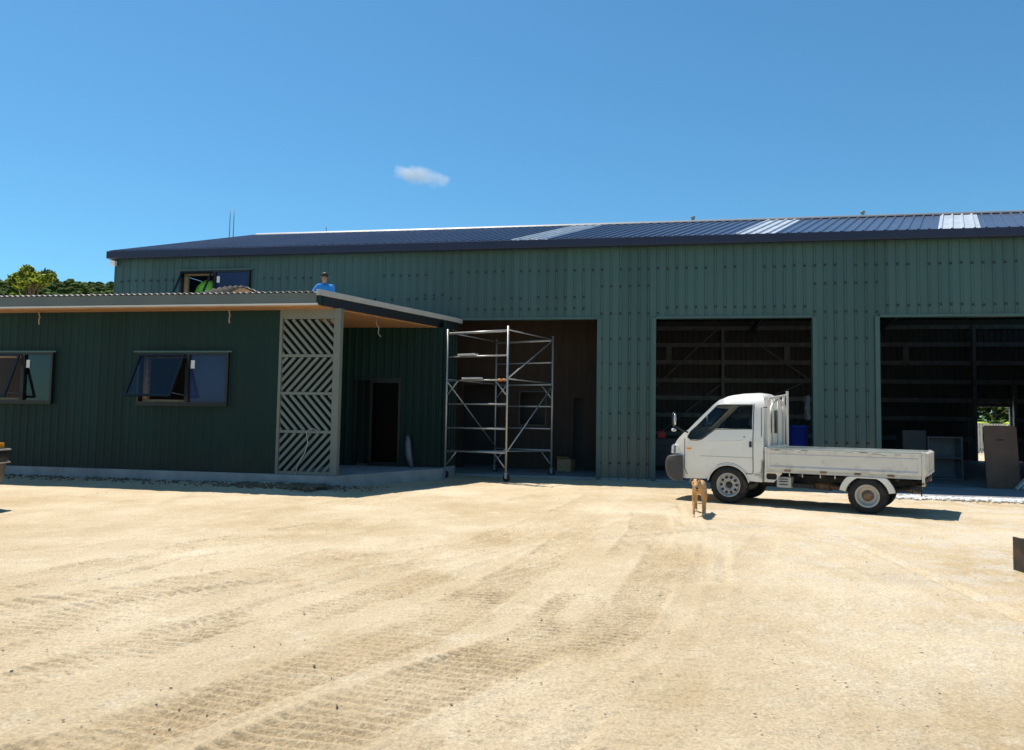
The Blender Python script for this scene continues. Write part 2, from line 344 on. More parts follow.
# soil banked against the annex plinth
def local(Xw, Yw):
    dx = Xw; dy = Yw-BD
    return dx*math.cos(BA)-dy*math.sin(BA), dx*math.sin(BA)+dy*math.cos(BA)
Tt, Qq = local(X, Y)
bank = sstep(-6.1, -4.9, Qq)*sstep(-3.1, -3.9, Tt)*sstep(-14.5, -13, Tt)*sstep(-3.0, -4.3, Qq)
Z = Z + bank*(.05+.09*fbm(X*5, Y*5, 3, 33)*sstep(-6.6, -4.0, Tt)+.03*fbm(X*9, Y*9, 2, 35))
inside = (Qq > -.1) & (Tt > -12) & (Tt < 23) & (Qq < 16.4)
Z = np.where(inside | ((Tt < -2.9) & (Tt > -13) & (Qq > -4.4) & (Qq < 0)), -.10, Z)
apr = (Tt > 8.3) & (Tt < 15) & (Qq > -2.35); Z = np.where(apr & (Qq < 0), -.08, Z)
# flatten under wheels
for wx, wy in ((4.082, 13.966), (6.067, 12.681)):
    k = np.exp(-(((X-wx)/.45)**2+((Y-wy)/.45)**2)); Z = Z*(1-k)
ny, nx = X.shape
me = bpy.data.meshes.new('ground')
me.vertices.add(nx*ny); co = np.stack([X.ravel(), Y.ravel(), Z.ravel()], 1).astype(np.float32); me.vertices.foreach_set('co', co.ravel())
idx = np.arange(nx*ny).reshape(ny, nx); q4 = np.stack([idx[:-1,:-1], idx[:-1,1:], idx[1:,1:], idx[1:,:-1]], -1).reshape(-1, 4)
me.loops.add(q4.size); me.loops.foreach_set('vertex_index', q4.ravel().astype(np.int32))
me.polygons.add(len(q4)); me.polygons.foreach_set('loop_start', np.arange(0, q4.size, 4, dtype=np.int32)); me.polygons.foreach_set('loop_total', np.full(len(q4), 4, np.int32))
me.polygons.foreach_set('use_smooth', np.ones(len(q4), bool)); me.update(); me.validate()
ground = bpy.data.objects.new('ground', me); COL.objects.link(ground); tag(ground, kind='structure')
def groundmat():
    m = bpy.data.materials.new('compacted_coral_sand'); m.use_nodes = True; nt = m.node_tree; L = nt.links.new; b = nt.nodes['Principled BSDF']
    b.inputs['Roughness'].default_value = .95; b.inputs['Specular IOR Level'].default_value = .15
    geo = nt.nodes.new('ShaderNodeNewGeometry')
    def noise(sc, det=6, ro=.6, st=None):
        n = nt.nodes.new('ShaderNodeTexNoise'); n.inputs['Scale'].default_value = sc; n.inputs['Detail'].default_value = det; n.inputs['Roughness'].default_value = ro
        if st:
            mp = nt.nodes.new('ShaderNodeMapping'); mp.inputs['Scale'].default_value = st; mp.inputs['Rotation'].default_value = (0, 0, R(-28)); L(geo.outputs['Position'], mp.inputs[0]); L(mp.outputs[0], n.inputs['Vector'])
        else: L(geo.outputs['Position'], n.inputs['Vector'])
        return n.outputs[0]
    def ramp(src, p0, c0, p1, c1):
        r = nt.nodes.new('ShaderNodeValToRGB'); r.color_ramp.elements[0].position = p0; r.color_ramp.elements[1].position = p1
        r.color_ramp.elements[0].color = (*c0, 1); r.color_ramp.elements[1].color = (*c1, 1); L(src, r.inputs[0]); return r.outputs[0]
    def mix(f, a, c, mode='MIX'):
        x = nt.nodes.new('ShaderNodeMix'); x.data_type = 'RGBA'; x.blend_type = mode
        if isinstance(f, float): x.inputs['Factor'].default_value = f
        else: L(f, x.inputs['Factor'])
        for s_, v in (('A', a), ('B', c)):
            if isinstance(v, tuple): x.inputs[s_].default_value = (*v, 1)
            else: L(v, x.inputs[s_])
        return x.outputs['Result']
    base = ramp(noise(.45, 5), .35, (.52, .395, .235), .66, (.69, .565, .39))
    base = mix(ramp(noise(1.3, 7, .65, (1, .3, 1)), .50, (0,0,0), .70, (.55,.55,.55)), base, (.47, .355, .21))
    base = mix(ramp(noise(2.6, 6, .7), .56, (0,0,0), .74, (.6,.6,.6)), base, (.76, .68, .53))
    # grey scuffed gravel to the right
    sep = nt.nodes.new('ShaderNodeSeparateXYZ'); L(geo.outputs['Position'], sep.inputs[0])
    ad = nt.nodes.new('ShaderNodeMath'); ad.operation = 'MULTIPLY_ADD'; ad.inputs[1].default_value = .22; ad.inputs[2].default_value = -.15; L(sep.outputs[0], ad.inputs[0])
    cl = nt.nodes.new('ShaderNodeClamp'); L(ad.outputs[0], cl.inputs[0])
    nz = ramp(noise(1.7, 8, .75), .47, (0,0,0), .60, (.75,.75,.75))
    mm = nt.nodes.new('ShaderNodeMath'); mm.operation = 'MULTIPLY'; L(cl.outputs[0], mm.inputs[0]); L(nz, mm.inputs[1])
    base = mix(mm.outputs[0], base, (.62, .555, .455))
    fine = ramp(noise(42, 5, .75), .34, (.50,.47,.44), .62, (1.16,1.16,1.16))
    base = mix(.55, base, mix(1.0, base, fine, 'MULTIPLY'))
    sp = ramp(noise(80, 2, .5), .62, (0,0,0), .69, (.7,.7,.7)); base = mix(sp, base, (.30, .23, .15))
    at = nt.nodes.new('ShaderNodeAttribute'); at.attribute_name = 'wear'
    wm = nt.nodes.new('ShaderNodeMath'); wm.operation = 'MULTIPLY'; wm.inputs[1].default_value = .28; L(at.outputs['Fac'], wm.inputs[0])
    base = mix(wm.outputs[0], base, mix(1.0, base, (.80, .72, .60), 'MULTIPLY'))
    L(base, b.inputs['Base Color'])
    bp = nt.nodes.new('ShaderNodeBump'); bp.inputs['Strength'].default_value = .8; bp.inputs['Distance'].default_value = .03; L(noise(26, 8, .72), bp.inputs['Height'])
    b2 = nt.nodes.new('ShaderNodeBump'); b2.inputs['Strength'].default_value = .22; b2.inputs['Distance'].default_value = .14; L(noise(3.2, 9, .68, (.55, 1.5, 1)), b2.inputs['Height']); L(bp.outputs[0], b2.inputs['Normal']); L(b2.outputs[0], b.inputs['Normal'])
    return m
ca = me.color_attributes.new('wear', 'FLOAT_COLOR', 'POINT'); wv = np.clip(wear*.9+.0, 0, 1).ravel().astype(np.float32)
ca.data.foreach_set('color', np.stack([wv, wv, wv, np.ones_like(wv)], 1).ravel())
me.materials.append(groundmat())

def scatter(name, spots, mats, rad, flat=.6, label=None):
    b = MB()
    for (x, y, z, r) in spots: b.ico((x, y, z), r, 1, (1, random.uniform(.7, 1.2), flat), .5, random.randrange(len(mats)), False)
    o = b.build(name, mats, fixn=False); tag(o, label, 'stones' if label else None, None, 'stuff'); return o
sp = []
for _ in range(1500):
    y = 3.6+16*random.random()**1.6; x = random.uniform(-.72, .74)*y; r = .0025+.008*random.random()**5
    sp.append((x, y, .012, r))
scatter('loose_stones', sp, [MT['stone'], MT['stone'], MT['stone']], 0, .7, 'scattered small tan stones on the sandy yard')
sp = []
for _ in range(1100):
    t = random.uniform(-12, -2.9) if random.random() < .4 else random.gauss(-3.9, .8); q = -4.72-min(.85, abs(random.gauss(0, .38)))
    p = W(t, q); sp.append((p.x, p.y, .05+.03*random.random(), random.uniform(.012, .04)*(1.7 if -4.9 < t < -3 else .9)))
scatter('soil_clods', sp, [MT['clod']], 0, .7, 'dark broken soil clods heaped below the lattice screen')
sp = []
for _ in range(2600):
    t = random.uniform(8.2, 15); q = -2.62+random.gauss(0, .15); p = W(t, q); sp.append((p.x, p.y, .015+.02*random.random(), random.uniform(.015, .045)))
scatter('white_gravel', sp, [MT['gravel']], 0, .7, 'strip of white gravel along the concrete apron')

# ------------------------------------------------------------------ hill + forest + far vegetation
def hillz(x, y):
    a = np.exp(-(((x+175)/110)**2+((y-205)/80)**2))*35.5
    b_ = np.exp(-(((x+60)/60)**2+((y-210)/70)**2))*17.5
    return a+b_+fbm(x*.03, y*.03, 3, 61)*4*np.clip((a+b_)/12, 0, 1)-.6
hx = np.linspace(-330, 70, 110); hy = np.linspace(80, 330, 80); HX, HY = np.meshgrid(hx, hy); HZ = hillz(HX, HY)
b = MB(); n_ = len(hx)
b.add(np.stack([HX.ravel(), HY.ravel(), HZ.ravel()], 1).tolist(), [(j*n_+i, j*n_+i+1, (j+1)*n_+i+1, (j+1)*n_+i) for j in range(len(hy)-1) for i in range(n_-1)], 0, True)
tag(b.build('hill', MT['hillsoil']), kind='structure')
b = MB(); cnt = 0
while cnt < 2600:
    y = random.uniform(95, 225); x = -y*random.uniform(.42, .95); z = float(hillz(np.array(x), np.array(y)))
    if z < 3: cnt += .2; continue
    r = random.uniform(.7, 1.5)
    for k in range(4): b.ico((x+random.gauss(0, r*.5), y+random.gauss(0, r*.5), z+r*.5+random.gauss(0, r*.3)), r*random.uniform(.45, .8), 2, (1, 1, .8), .55, random.choice((0,0,0,1,2)), False)
    cnt += 1
tag(b.build('hillside_forest', [MT['canopy'], MT['leafmid'], MT['leafdark']], fixn=False), 'dense green forest covering the low hill behind the sheds', 'forest', None, 'stuff')

def leaf_tree(name, label, loc, h, crx, crz, nleaf, mats, leafs=.35, trunk_r=.18, lob=9, group=None):
    t = thing(name, label, 'tree', loc, 0, group); cz = h-crz
    tb = MB(); tb.tube([(0,0,-.2), (.1,0,cz*.5), (-.05,.1,cz), (0,0,cz+crz*.5)], [trunk_r*1.3, trunk_r, trunk_r*.75, trunk_r*.2], 8)
    tops = []
    for k in range(lob):
        a = 2*math.pi*k/lob+random.random(); rr = crx*random.uniform(.3, .72); z = cz+crz*random.uniform(-.55, .72)
        p = Vector((math.cos(a)*rr, math.sin(a)*rr, z)); tops.append((p, crx*random.uniform(.25, .5)))
        tb.tube([(0, 0, cz*.75+random.random()), p*.5+Vector((0, 0, cz*.45)), p], [trunk_r*.5, trunk_r*.3, trunk_r*.1], 5)
    tb.build('trunk', MT['bark'], t)
    lb = MB()
    for _ in range(nleaf):
        p, r = random.choice(tops); d = Vector((random.gauss(0,1), random.gauss(0,1), random.gauss(0,1))).normalized()
        c = p+d*r*random.random()**.4; c.z = p.z+(c.z-p.z)*.8
        nrm = (d+Vector((random.gauss(0,.6), random.gauss(0,.6), random.gauss(0,.6)+.4))).normalized(); a = nrm.orthogonal().normalized(); bb = nrm.cross(a); ang = random.random()*6.28
        a, bb = a*math.cos(ang)+bb*math.sin(ang), bb*math.cos(ang)-a*math.sin(ang); l = leafs*random.uniform(.6, 1.3)
        lb.add([c-a*l, c+bb*l*.35, c+a*l, c-bb*l*.35], [(0,1,2,3)], random.choice(range(len(mats))))
    lb.build('crown', mats, t, fixn=False); return t
leaf_tree('leafy_tree', 'bright yellow green leafy tree rising beyond the annex roof at far left', (-51.1, 78, 2.6), 14.6, 2.1, 2.5, 4200, [MT['leafbright'], MT['leafbright'], MT['leafmid'], MT['leafdark']], .34)
# banana plant: big arching leaves
t = thing('banana_plant', 'banana plant with a pale arching leaf above the annex roof edge, left of the tree', 'plant', (-34.6, 50, 0))
b = MB(); b.tube([(0,0,-.2), (.1,0,4), (0,0,7.2)], [.25, .2, .14], 8); b.build('stem', MT['leafmid'], t)
for k in range(7):
    a = k*.9+.2; L_ = 3.0; vv = []; fs = []
    for i in range(9):
        u = i/8; rr = L_*u*.8; z = 7.1+2.6*u-3.4*u*u; wd = .42*math.sin(math.pi*min(1, u*.92+.08))+.02
        c = Vector((math.cos(a)*rr, math.sin(a)*rr, z)); s = Vector((-math.sin(a), math.cos(a), 0))
        vv += [c-s*wd+Vector((0,0,-.12)), c, c+s*wd+Vector((0,0,-.12))]
        if i: o = (i-1)*3; fs += [(o, o+1, o+4, o+3), (o+1, o+2, o+5, o+4)]
    MB().add(vv, fs, 0, True).build('leaf', MT['leafbright'], t, fixn=False)
# behind the open back door
leaf_tree('shrub', 'dark green shrub beyond the open back door of the right bay', (31.0, 47.5, 0), 4.6, 3.6, 2.4, 3600, [MT['leafdark'], MT['leafmid']], .3, .08)
t = thing('palm_frond_plant', 'pale green frond seen through the back doorway above the white fence', 'plant', (28.9, 44.0, 0))
b = MB(); b.tube([(0,0,-.1), (0,0,1.4)], [.1, .06], 6); b.build('stem', MT['bark'], t)
for k in range(5):
    a = [3.3, 4.6, .2, 1.8, 2.6][k]; vv = []; fs = []
    for i in range(8):
        u = i/7; rr = 1.7*u; z = 1.35+1.5*u-1.15*u*u; wd = .16*math.sin(math.pi*min(1, u*.9+.1))+.01
        c = Vector((math.cos(a)*rr, math.sin(a)*rr, z)); s = Vector((-math.sin(a), math.cos(a), 0)); vv += [c-s*wd-Vector((0,0,.06)), c, c+s*wd-Vector((0,0,.06))]
        if i: o = (i-1)*3; fs += [(o, o+1, o+4, o+3), (o+1, o+2, o+5, o+4)]
    MB().add(vv, fs, 0, True).build('frond', MT['leafbright'], t, fixn=False)
t = thing('picket_fence', 'white slatted fence outside the back doorway of the right bay', 'fence', (25.2, 42.0, 0), -BA)
b = MB()
for k in range(21): b.box(k*.14, k*.14+.10, 0, .02, .05, 1.72)
b.build('picket_panel', MT['whitetrim'], t); b = MB(); b.box(-.05, 2.95, .022, .07, .35, .45); b.box(-.05, 2.95, .022, .07, 1.3, 1.4); b.build('rail', MT['whitetrim'], t)

# ------------------------------------------------------------------ profiled sheeting
def profile(x0, x1, pitch, d, x_ref=0.0):
    pts = []
    k = math.floor((x0-x_ref)/pitch)-1
    raw = []
    while x_ref+k*pitch < x1+pitch:
        o = x_ref+k*pitch; raw += [(o, 0), (o+pitch-.075, 0), (o+pitch-.055, d), (o+pitch-.020, d)]; k += 1
    f = lambda x: float(np.interp(x, [p[0] for p in raw], [p[1] for p in raw]))
    return [(x0, f(x0))]+[p for p in raw if x0+1e-4 < p[0] < x1-1e-4]+[(x1, f(x1))]
def sheet(b, x0, x1, z0, z1, pitch=.24, d=.023, y=0.0, mi=0, fmap=None, ref=0.0):
    """ribbed sheet; ribs stand out towards -y (or along fmap)"""
    pr = profile(x0, x1, pitch, d, ref); n = len(pr); vv = []
    for zz in (z0, z1):
        for x, h in pr: vv.append(fmap(x, h, zz) if fmap else (x, y-h, zz))
    b.add(vv, [(i, i+1, n+i+1, n+i) for i in range(n-1)], mi)
def studs(b, x0, x1, z, pitch=.24, d=.023, y=0., mi=1, r=.028, skip=0.04, ref=0.):
    k = math.ceil((x0-ref)/pitch)
    while ref+k*pitch-.0375 < x1:
        x = ref+k*pitch-.0375; k += 1
        if x < x0+.05 or x > x1-.05 or random.random() < skip: continue
        zj = z+random.uniform(-.012, .012); b.box(x-r, x+r, y-d-.014, y-d+.002, zj-r, zj+r, mi)

# ------------------------------------------------------------------ SHED
EAVE, RZ, RQ, SL, SR, SW = 6.02, 7.60, 3.5, -12.05, 23.0, 16.4
HEAD = 4.16
OPS = [(-1.55, 2.25), (3.76, 7.58), (9.14, 12.95)]
UW = (-9.85, -7.65, 4.72, 5.66)
shed = thing('shed', 'big green ribbed steel shed with dark blue roof and three open bays', 'shed', W(0, 0), -BA)
b = MB()
xs = [SL]+[v for o in OPS for v in o]+[SR]
for i in range(0, len(xs), 2): sheet(b, xs[i], xs[i+1], 0.0, HEAD)            # piers
# band above heads, split around the upper window
sheet(b, SL, UW[0], HEAD, EAVE+.1); sheet(b, UW[1], SR, HEAD, EAVE+.1)
sheet(b, UW[0], UW[1], HEAD, UW[2]); sheet(b, UW[0], UW[1], UW[3], EAVE+.1)
for z in (.42, 1.07, 1.71, 2.36, 3.0, 3.64): 
    for x0, x1 in ((2.3, 3.7), (7.65, 9.1), (13, SR)): studs(b, x0, x1, z)
for z in (4.30, ):
    studs(b, 2.1, 3.9, z); studs(b, 7.4, 9.3, z)
for z in (4.45,): 
    for o in OPS: studs(b, o[0]+.1, o[1]-.1, z)
studs(b, SL, UW[0]-.2, 5.40); studs(b, UW[1]+.2, -5.6, 5.40, skip=.1); studs(b, -3.9, -2.3, 5.42, skip=.0); studs(b, -2.3, SR, 5.47, skip=.12)
studs(b, 2.2, 3.8, 5.02); studs(b, 7.5, 9.2, 5.02); studs(b, -2.6, -1.8, 4.85); studs(b, 12.8, 14.6, 5.02); studs(b, -6.5, 2.1, 4.75, skip=.35)
b.build('front_wall', [MT['clad'], MT['stud']], shed, fixn=False)
# gables + back wall
b = MB(); n = 40
for side, x in ((0, SL), (1, SR)):
    pr = profile(0, SW, .24, .03); vv = []
    for q, h in pr:
        zt = EAVE+.1; xx = x-h if side == 0 else x+h
        vv += [(xx, q, 0), (xx, q, zt)]
    nb = MB(); nb.add(vv, [(2*i, 2*i+2, 2*i+3, 2*i+1) for i in range(len(pr)-1)]); nb.build('gable_wall', MT['clad'], shed, fixn=False)
DR = (17.75, 19.2, 0.0, 2.40)
b = MB()
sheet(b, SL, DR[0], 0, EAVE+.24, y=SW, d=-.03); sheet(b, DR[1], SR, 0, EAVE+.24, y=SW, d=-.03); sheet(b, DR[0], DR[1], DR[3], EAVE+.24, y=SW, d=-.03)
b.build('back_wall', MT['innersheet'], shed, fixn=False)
for z in (.98, 1.85, 2.66, 3.48, 4.32, 5.14, 5.92):
    for x0, x1 in ((SL, DR[0]), (DR[1], SR)) if z < DR[3] else ((SL, SR),):
        g = MB(); g.box(x0, x1, SW-.22, SW-.21, z-.10, z+.10); g.box(x0, x1, SW-.209, SW-.04, z+.09, z+.10); g.box(x0, x1, SW-.28, SW-.221, z-.10, z-.09); g.build('girt', MT['girt'], shed)
for x in (-9.1, -3.7, 1.67, 7.04, 12.41, 17.68, 19.27):
    c = MB(); c.box(x-.07, x+.07, SW-.42, SW-.285, 0, EAVE-.05 if x < 19 else 3.55); c.build('column', MT['girt'], shed)
for p, q in (((6.95, 6.0), (4.0, 3.2)), ((8.4, 5.3), (12.2, 2.5)), ((6.95, 3.3), (4.2, 1.0)), ((12.2, 4.1), (7.2, 1.9))):
    c = MB(); c.bar((p[0], SW-.46, p[1]), (q[0], SW-.46, q[1]), .05, .11, (0, 1, 0)); c.build('brace', MT['girt'], shed)
for x, z in ((13.1, 4.7), (14.95, 4.7), (4.6, 4.7), (9.9, 4.7)):
    c = MB(); c.box(x-.12, x+.12, SW-.26, SW-.225, z-.42, z+.42); c.build('girt_bridging', MT['girt'], shed)
c = MB(); c.box(DR[0]-.05, DR[0], SW-.05, SW+.05, 0, DR[3]); c.box(DR[1], DR[1]+.05, SW-.05, SW+.05, 0, DR[3]); c.box(DR[0]-.05, DR[1]+.05, SW-.05, SW+.05, DR[3], DR[3]+.06); c.build('door_frame', MT['girt'], shed)
c = MB(); c.box(SL+.02, SR-.02, SW-.036, SW-.012, 5.96, 6.305); c.build('light_seal_strip', MT['innersheet'], shed)  # strip added to close the gap where light leaked over the back wall
# portal rafters
for x in (3.0, 8.37, 13.74, -6.8):
    c = MB(); c.bar((x, .35, EAVE-.25), (x, RQ, RZ-.35), .12, .28); c.bar((x, RQ, RZ-.35), (x, SW-.45, EAVE-.25), .12, .28); c.build('rafter', MT['girt'], shed)
    c = MB(); c.box(x-.1, x+.1, .08, .34, 0, EAVE-.1); c.build('column', MT['innersheet'], shed)
# roof
ROH = .28
SKY = [-.06, 5.65, 10.40, 15.75, 21.1]
sl_len = math.hypot(RQ+ROH, RZ-6.24)
SKEW = lambda x: 1.45+1.15*max(0, min(1, (-8.5-x)/3.5))     # sheets run askew to the front wall; hip at the left end
BL = math.hypot(SW-RQ+ROH, RZ-6.24)
def rmap(side):
    def f(x, h, s):
        u = s/sl_len if side == 0 else s/BL; z = 6.23+(RZ-6.23)*u+h*.95
        q = -ROH+(RQ+ROH)*u - h*.28 if side == 0 else SW+ROH+(RQ-SW-ROH)*u
        return (x+SKEW(x)*u, q, z)
    return f
edges = [SL-.01]+[v for s in SKY for v in (s, s+.95)]+[SR+.12]
b = MB()
for i in range(0, len(edges), 2): sheet(b, edges[i], edges[i+1], 0, sl_len, .25, .04, fmap=rmap(0))
sheet(b, SL-.01, SR+.12, 0, BL, .25, .04, fmap=rmap(1))
b.add([(SL-.01, -ROH, 6.23), (SL-.01+SKEW(SL), RQ, RZ), (SL-.01, SW+ROH, 6.23)], [(0, 1, 2)])
roof = b.build('roof', MT['roof'], shed, fixn=False)
for s in SKY:
    c = MB(); sheet(c, s, s+.95, 0, sl_len, .25, .04, fmap=rmap(0)); c.build('skylight_panel', MT['skylight'], roof, fixn=False)
RL = SL+SKEW(SL)-.05
c = MB(); c.prism([(RQ-.20, RZ-.045), (RQ-.16, RZ+.01), (RQ-.07, RZ+.05), (RQ, RZ+.065), (RQ+.07, RZ+.055), (RQ+.16, RZ+.05), (RQ+.2, RZ-.02)], RL, SR+1.5, 'yz'); c.build('ridge_cap', MT['ridge'], roof, bevel=.03, seg=3)
c = MB()
for x in (4.9,): c.lathe([(.0,.09),(.07,.08),(.06,.04),(.05,0)], (x, RQ, RZ+.09), 'z', 10)
c.build('roof_vent', MT['ridge'], roof); c = MB(); c.lathe([(.0,.09),(.07,.08),(.06,.04),(.05,0)], (9.75, RQ, RZ+.09), 'z', 10); c.build('roof_vent', MT['ridge'], roof)
c = MB(); c.box(SL-.03, SR+.15, -.36, -.19, 6.02, 6.235); c.build('gutter', MT['navy'], shed, bevel=.012)
c = MB()
for x in (SL-.03,):
    c.bar((x, -.187, 6.12), (x, SW+.3, 6.12), .05, .2)
c.build('barge_flashing', MT['navy'], shed)
c = MB(); c.box(SL-.05, SL+.1, -.16, -.06, 5.86, 5.99); c.build('eave_block', MT['sticker'], shed)
# opening trims
for o in OPS:
    for x0, x1 in ((o[0]-.11, o[0]), (o[1], o[1]+.11)):
        c = MB(); c.box(x0, x1, -.048, .14, 0, HEAD+.02); c.build('opening_trim', MT['trim'], shed)
    c = MB(); c.box(o[0], o[1], -.048, .14, HEAD, HEAD+.06); c.build('opening_trim', MT['trim'], shed)
# floor slab (setting)
c = MB(); c.box(SL+.05, SR-.05, -.02, SW-.05, -.2, .04); s = c.build('shed_floor', MT['floor']); s.location = W(0,0); s.rotation_euler = (0,0,-BA); tag(s, kind='structure')
c = MB(); c.box(8.4, 15, -2.35, -.021, -.2, .035); s = c.build('concrete_apron', MT['floor']); s.location = W(0,0); s.rotation_euler = (0,0,-BA); tag(s, kind='structure')

# windows: awning pair, local frame of parent
def window(parent, x0, x1, z0, z1, y, split, open_first=True, ang=24, stick=True, clear_second=False, second_open=False, sashm='glass'):
    f = MB(); w = .055
    f.box(x0, x1, y-.06, y+.08, z1-w, z1); f.box(x0, x1, y-.06, y+.08, z0, z0+w); f.box(x0, x0+w, y-.06, y+.08, z0+w, z1-w); f.box(x1-w, x1, y-.06, y+.08, z0+w, z1-w); f.box(split-.045, split+.045, y-.06, y+.08, z0+w, z1-w)
    win = f.build('window', MT['alu_black'], parent)
    h = MB(); h.box(x0-.09, x1+.09, y-.085, y-.061, z1-.005, z1+.03); h.build('head_flashing', MT['trim'], win)
    h = MB(); h.box(x0-.02, x1+.02, y-.10, y-.061, z0-.03, z0-.001); h.build('sill', MT['alu_black'], win)
    r = MB(); r.box(x0+w, x0+w+.11, y+.081, y+.17, z0+w, z1-w); r.box(x0+w+.11, split-.05, y+.081, y+.17, z1-w-.06, z1-w); r.box(x0+w+.11, split-.05, y+.081, y+.17, z0+w, z0+w+.05); r.build('timber_reveal', MT['timber'], win)
    p = MB(); p.box(split+.045, x1-w, y-.01, y-.004, z0+w, z1-w); p.build('pane', MT['glass'] if clear_second else MT['glass_blue'], win)
    if stick: p = MB(); p.box(split+.06, split+.15, y-.02, y-.012, z1-w-.30, z1-w-.12); p.build('sticker', MT['sticker'], win)
    if open_first:
        a = R(ang); H = z1-z0-2*w
        def sp_(x, u, off=0): return (x, y-.065-math.sin(a)*u-math.cos(a)*off, z1-w-.005-math.cos(a)*u+math.sin(a)*off)
        sa = MB(); xa, xb = x0+w+.005, split-.05
        for (xa_, xb_, u0, u1) in ((xa, xb, 0, .05), (xa, xb, H-.05, H), (xa, xa+.05, .05, H-.05), (xb-.05, xb, .05, H-.05)):
            vv = [sp_(x, u, o) for o in (0, .035) for (x, u) in ((xa_, u0), (xb_, u0), (xb_, u1), (xa_, u1))]
            sa.add(vv, [(0,1,2,3), (7,6,5,4), (0,4,5,1), (1,5,6,2), (2,6,7,3), (3,7,4,0)])
        s2 = sa.build('sash', MT['alu_black'], win)
        g = MB(); g.add([sp_(xa+.05, .05, .012), sp_(xb-.05, .05, .012), sp_(xb-.05, H-.05, .012), sp_(xa+.05, H-.05, .012)], [(0,1,2,3)]); g.build('sash_pane', MT[sashm], s2)
        for x in (xa+.01, xb-.01):
            st = MB(); st.bar((x, y-.02, z0+w+.15), sp_(x, H-.1, 0), .012); st.build('stay', MT['girt'], s2)
    return win
window(shed, *UW, -.035, (UW[0]+UW[1])/2+.0, True, 30, sashm='glass_clear')
# room lining behind upper window (dark)
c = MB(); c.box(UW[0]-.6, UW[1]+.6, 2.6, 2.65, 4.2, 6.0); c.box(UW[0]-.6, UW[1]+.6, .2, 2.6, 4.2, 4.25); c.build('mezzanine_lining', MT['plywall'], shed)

# bay one lining
PQ = 2.6
c = MB()
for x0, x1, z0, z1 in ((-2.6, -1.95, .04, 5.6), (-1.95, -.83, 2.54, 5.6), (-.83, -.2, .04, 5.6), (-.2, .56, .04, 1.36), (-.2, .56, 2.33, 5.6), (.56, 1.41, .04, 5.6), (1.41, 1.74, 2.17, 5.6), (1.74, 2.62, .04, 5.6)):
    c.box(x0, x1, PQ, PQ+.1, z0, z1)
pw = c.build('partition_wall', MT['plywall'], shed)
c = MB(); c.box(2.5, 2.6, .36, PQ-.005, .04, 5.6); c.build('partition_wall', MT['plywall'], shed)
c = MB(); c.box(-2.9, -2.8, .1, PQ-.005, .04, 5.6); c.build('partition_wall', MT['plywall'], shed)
c = MB(); c.box(-3, 2.6, PQ+1.6, PQ+1.65, .04, 5.6); c.build('partition_wall', MT['darkcab'], shed)
c = MB(); c.box(-.24, .60, PQ-.03, PQ, 1.32, 1.36); c.box(-.24, .60, PQ-.03, PQ, 2.33, 2.37); c.box(-.24, -.2, PQ-.03, PQ, 1.36, 2.33); c.box(.56, .6, PQ-.03, PQ, 1.36, 2.33); c.build('window_frame', MT['alu_black'], pw)
for k in range(3):
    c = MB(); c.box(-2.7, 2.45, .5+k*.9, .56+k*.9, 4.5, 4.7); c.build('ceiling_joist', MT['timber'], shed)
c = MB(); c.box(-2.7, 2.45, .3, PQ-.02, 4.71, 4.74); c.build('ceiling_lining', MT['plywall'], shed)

# ------------------------------------------------------------------ ANNEX
AQ, AL, AR, SLAB = -4.6, -13.2, -2.85, .26
annex = thing('annex', 'low dark green annex with flat overhanging roof and corner porch', 'building', W(0, 0), -BA)
W1 = (-11.95, -9.78, 1.71, 2.86); W2 = (-7.62, -5.42, 1.71, 2.86)
WR = -4.27   # right end of the closed front wall
b = MB(); zt = 3.83
for x0, x1, z0, z1 in ((AL, W1[0], SLAB, zt), (W1[1], W2[0], SLAB, zt), (W2[1], WR, SLAB, zt), (W1[0], W1[1], SLAB, W1[2]), (W1[0], W1[1], W1[3], zt), (W2[0], W2[1], SLAB, W2[2]), (W2[0], W2[1], W2[3], zt)):
    sheet(b, x0, x1, z0, z1, .20, .010, y=AQ)
b.build('front_wall', MT['clad_dark'], annex, fixn=False)
b = MB(); sheet(b, -0.0, 1.0, 0, 1, .2, .02) if False else None
# inside: dark room walls
b.box(AL+.05, WR-.05, AQ+1.8, AQ+1.86, SLAB, zt); b.build('room_wall', MT['plywall'], annex)
# return wall from front wall to recessed wall
b = MB(); b.box(WR-.06, WR, AQ+.005, -1.1, SLAB, zt); b.build('return_wall', MT['clad_dark'], annex)
# recessed porch wall with ribs, door opening
def pl(p, q):  # map along a line in plan
    p = Vector(p); q = Vector(q); d = (q-p).normalized(); nn = Vector((d.y, -d.x))
    return (q-p).length, (lambda x, h, z: (p.x+d.x*x+nn.x*h, p.y+d.y*x+nn.y*h, z))
PW0, PW1 = (WR, -1.25), (-1.62, -1.10)
Lw, fm = pl(PW0, PW1)
b = MB(); D0, D1, DH = .74, 1.60, 2.52
sheet(b, 0, D0-.35, SLAB, zt, .2, .03, fmap=fm); sheet(b, D0-.35, D1, DH, zt, .2, .03, fmap=fm); sheet(b, D1, Lw, SLAB, zt, .2, .04, fmap=fm)
b.build('porch_wall', MT['clad_dark'], annex, fixn=False)
Ls, fs_ = pl((-1.62, -1.10), (-1.50, -.03))
b = MB(); sheet(b, 0, Ls, .04, 4.0, .2, .04, fmap=fs_); b.build('end_wall', MT['clad_dark'], annex, fixn=False)
def fbox(b_, f, x0, x1, h0, h1, z0, z1, mi=0):
    vv = [f(x, h, z) for z in (z0, z1) for (x, h) in ((x0, h0), (x1, h0), (x1, h1), (x0, h1))]
    b_.add(vv, [(0,3,2,1),(4,5,6,7),(0,1,5,4),(1,2,6,5),(2,3,7,6),(3,0,4,7)], mi)
b = MB()
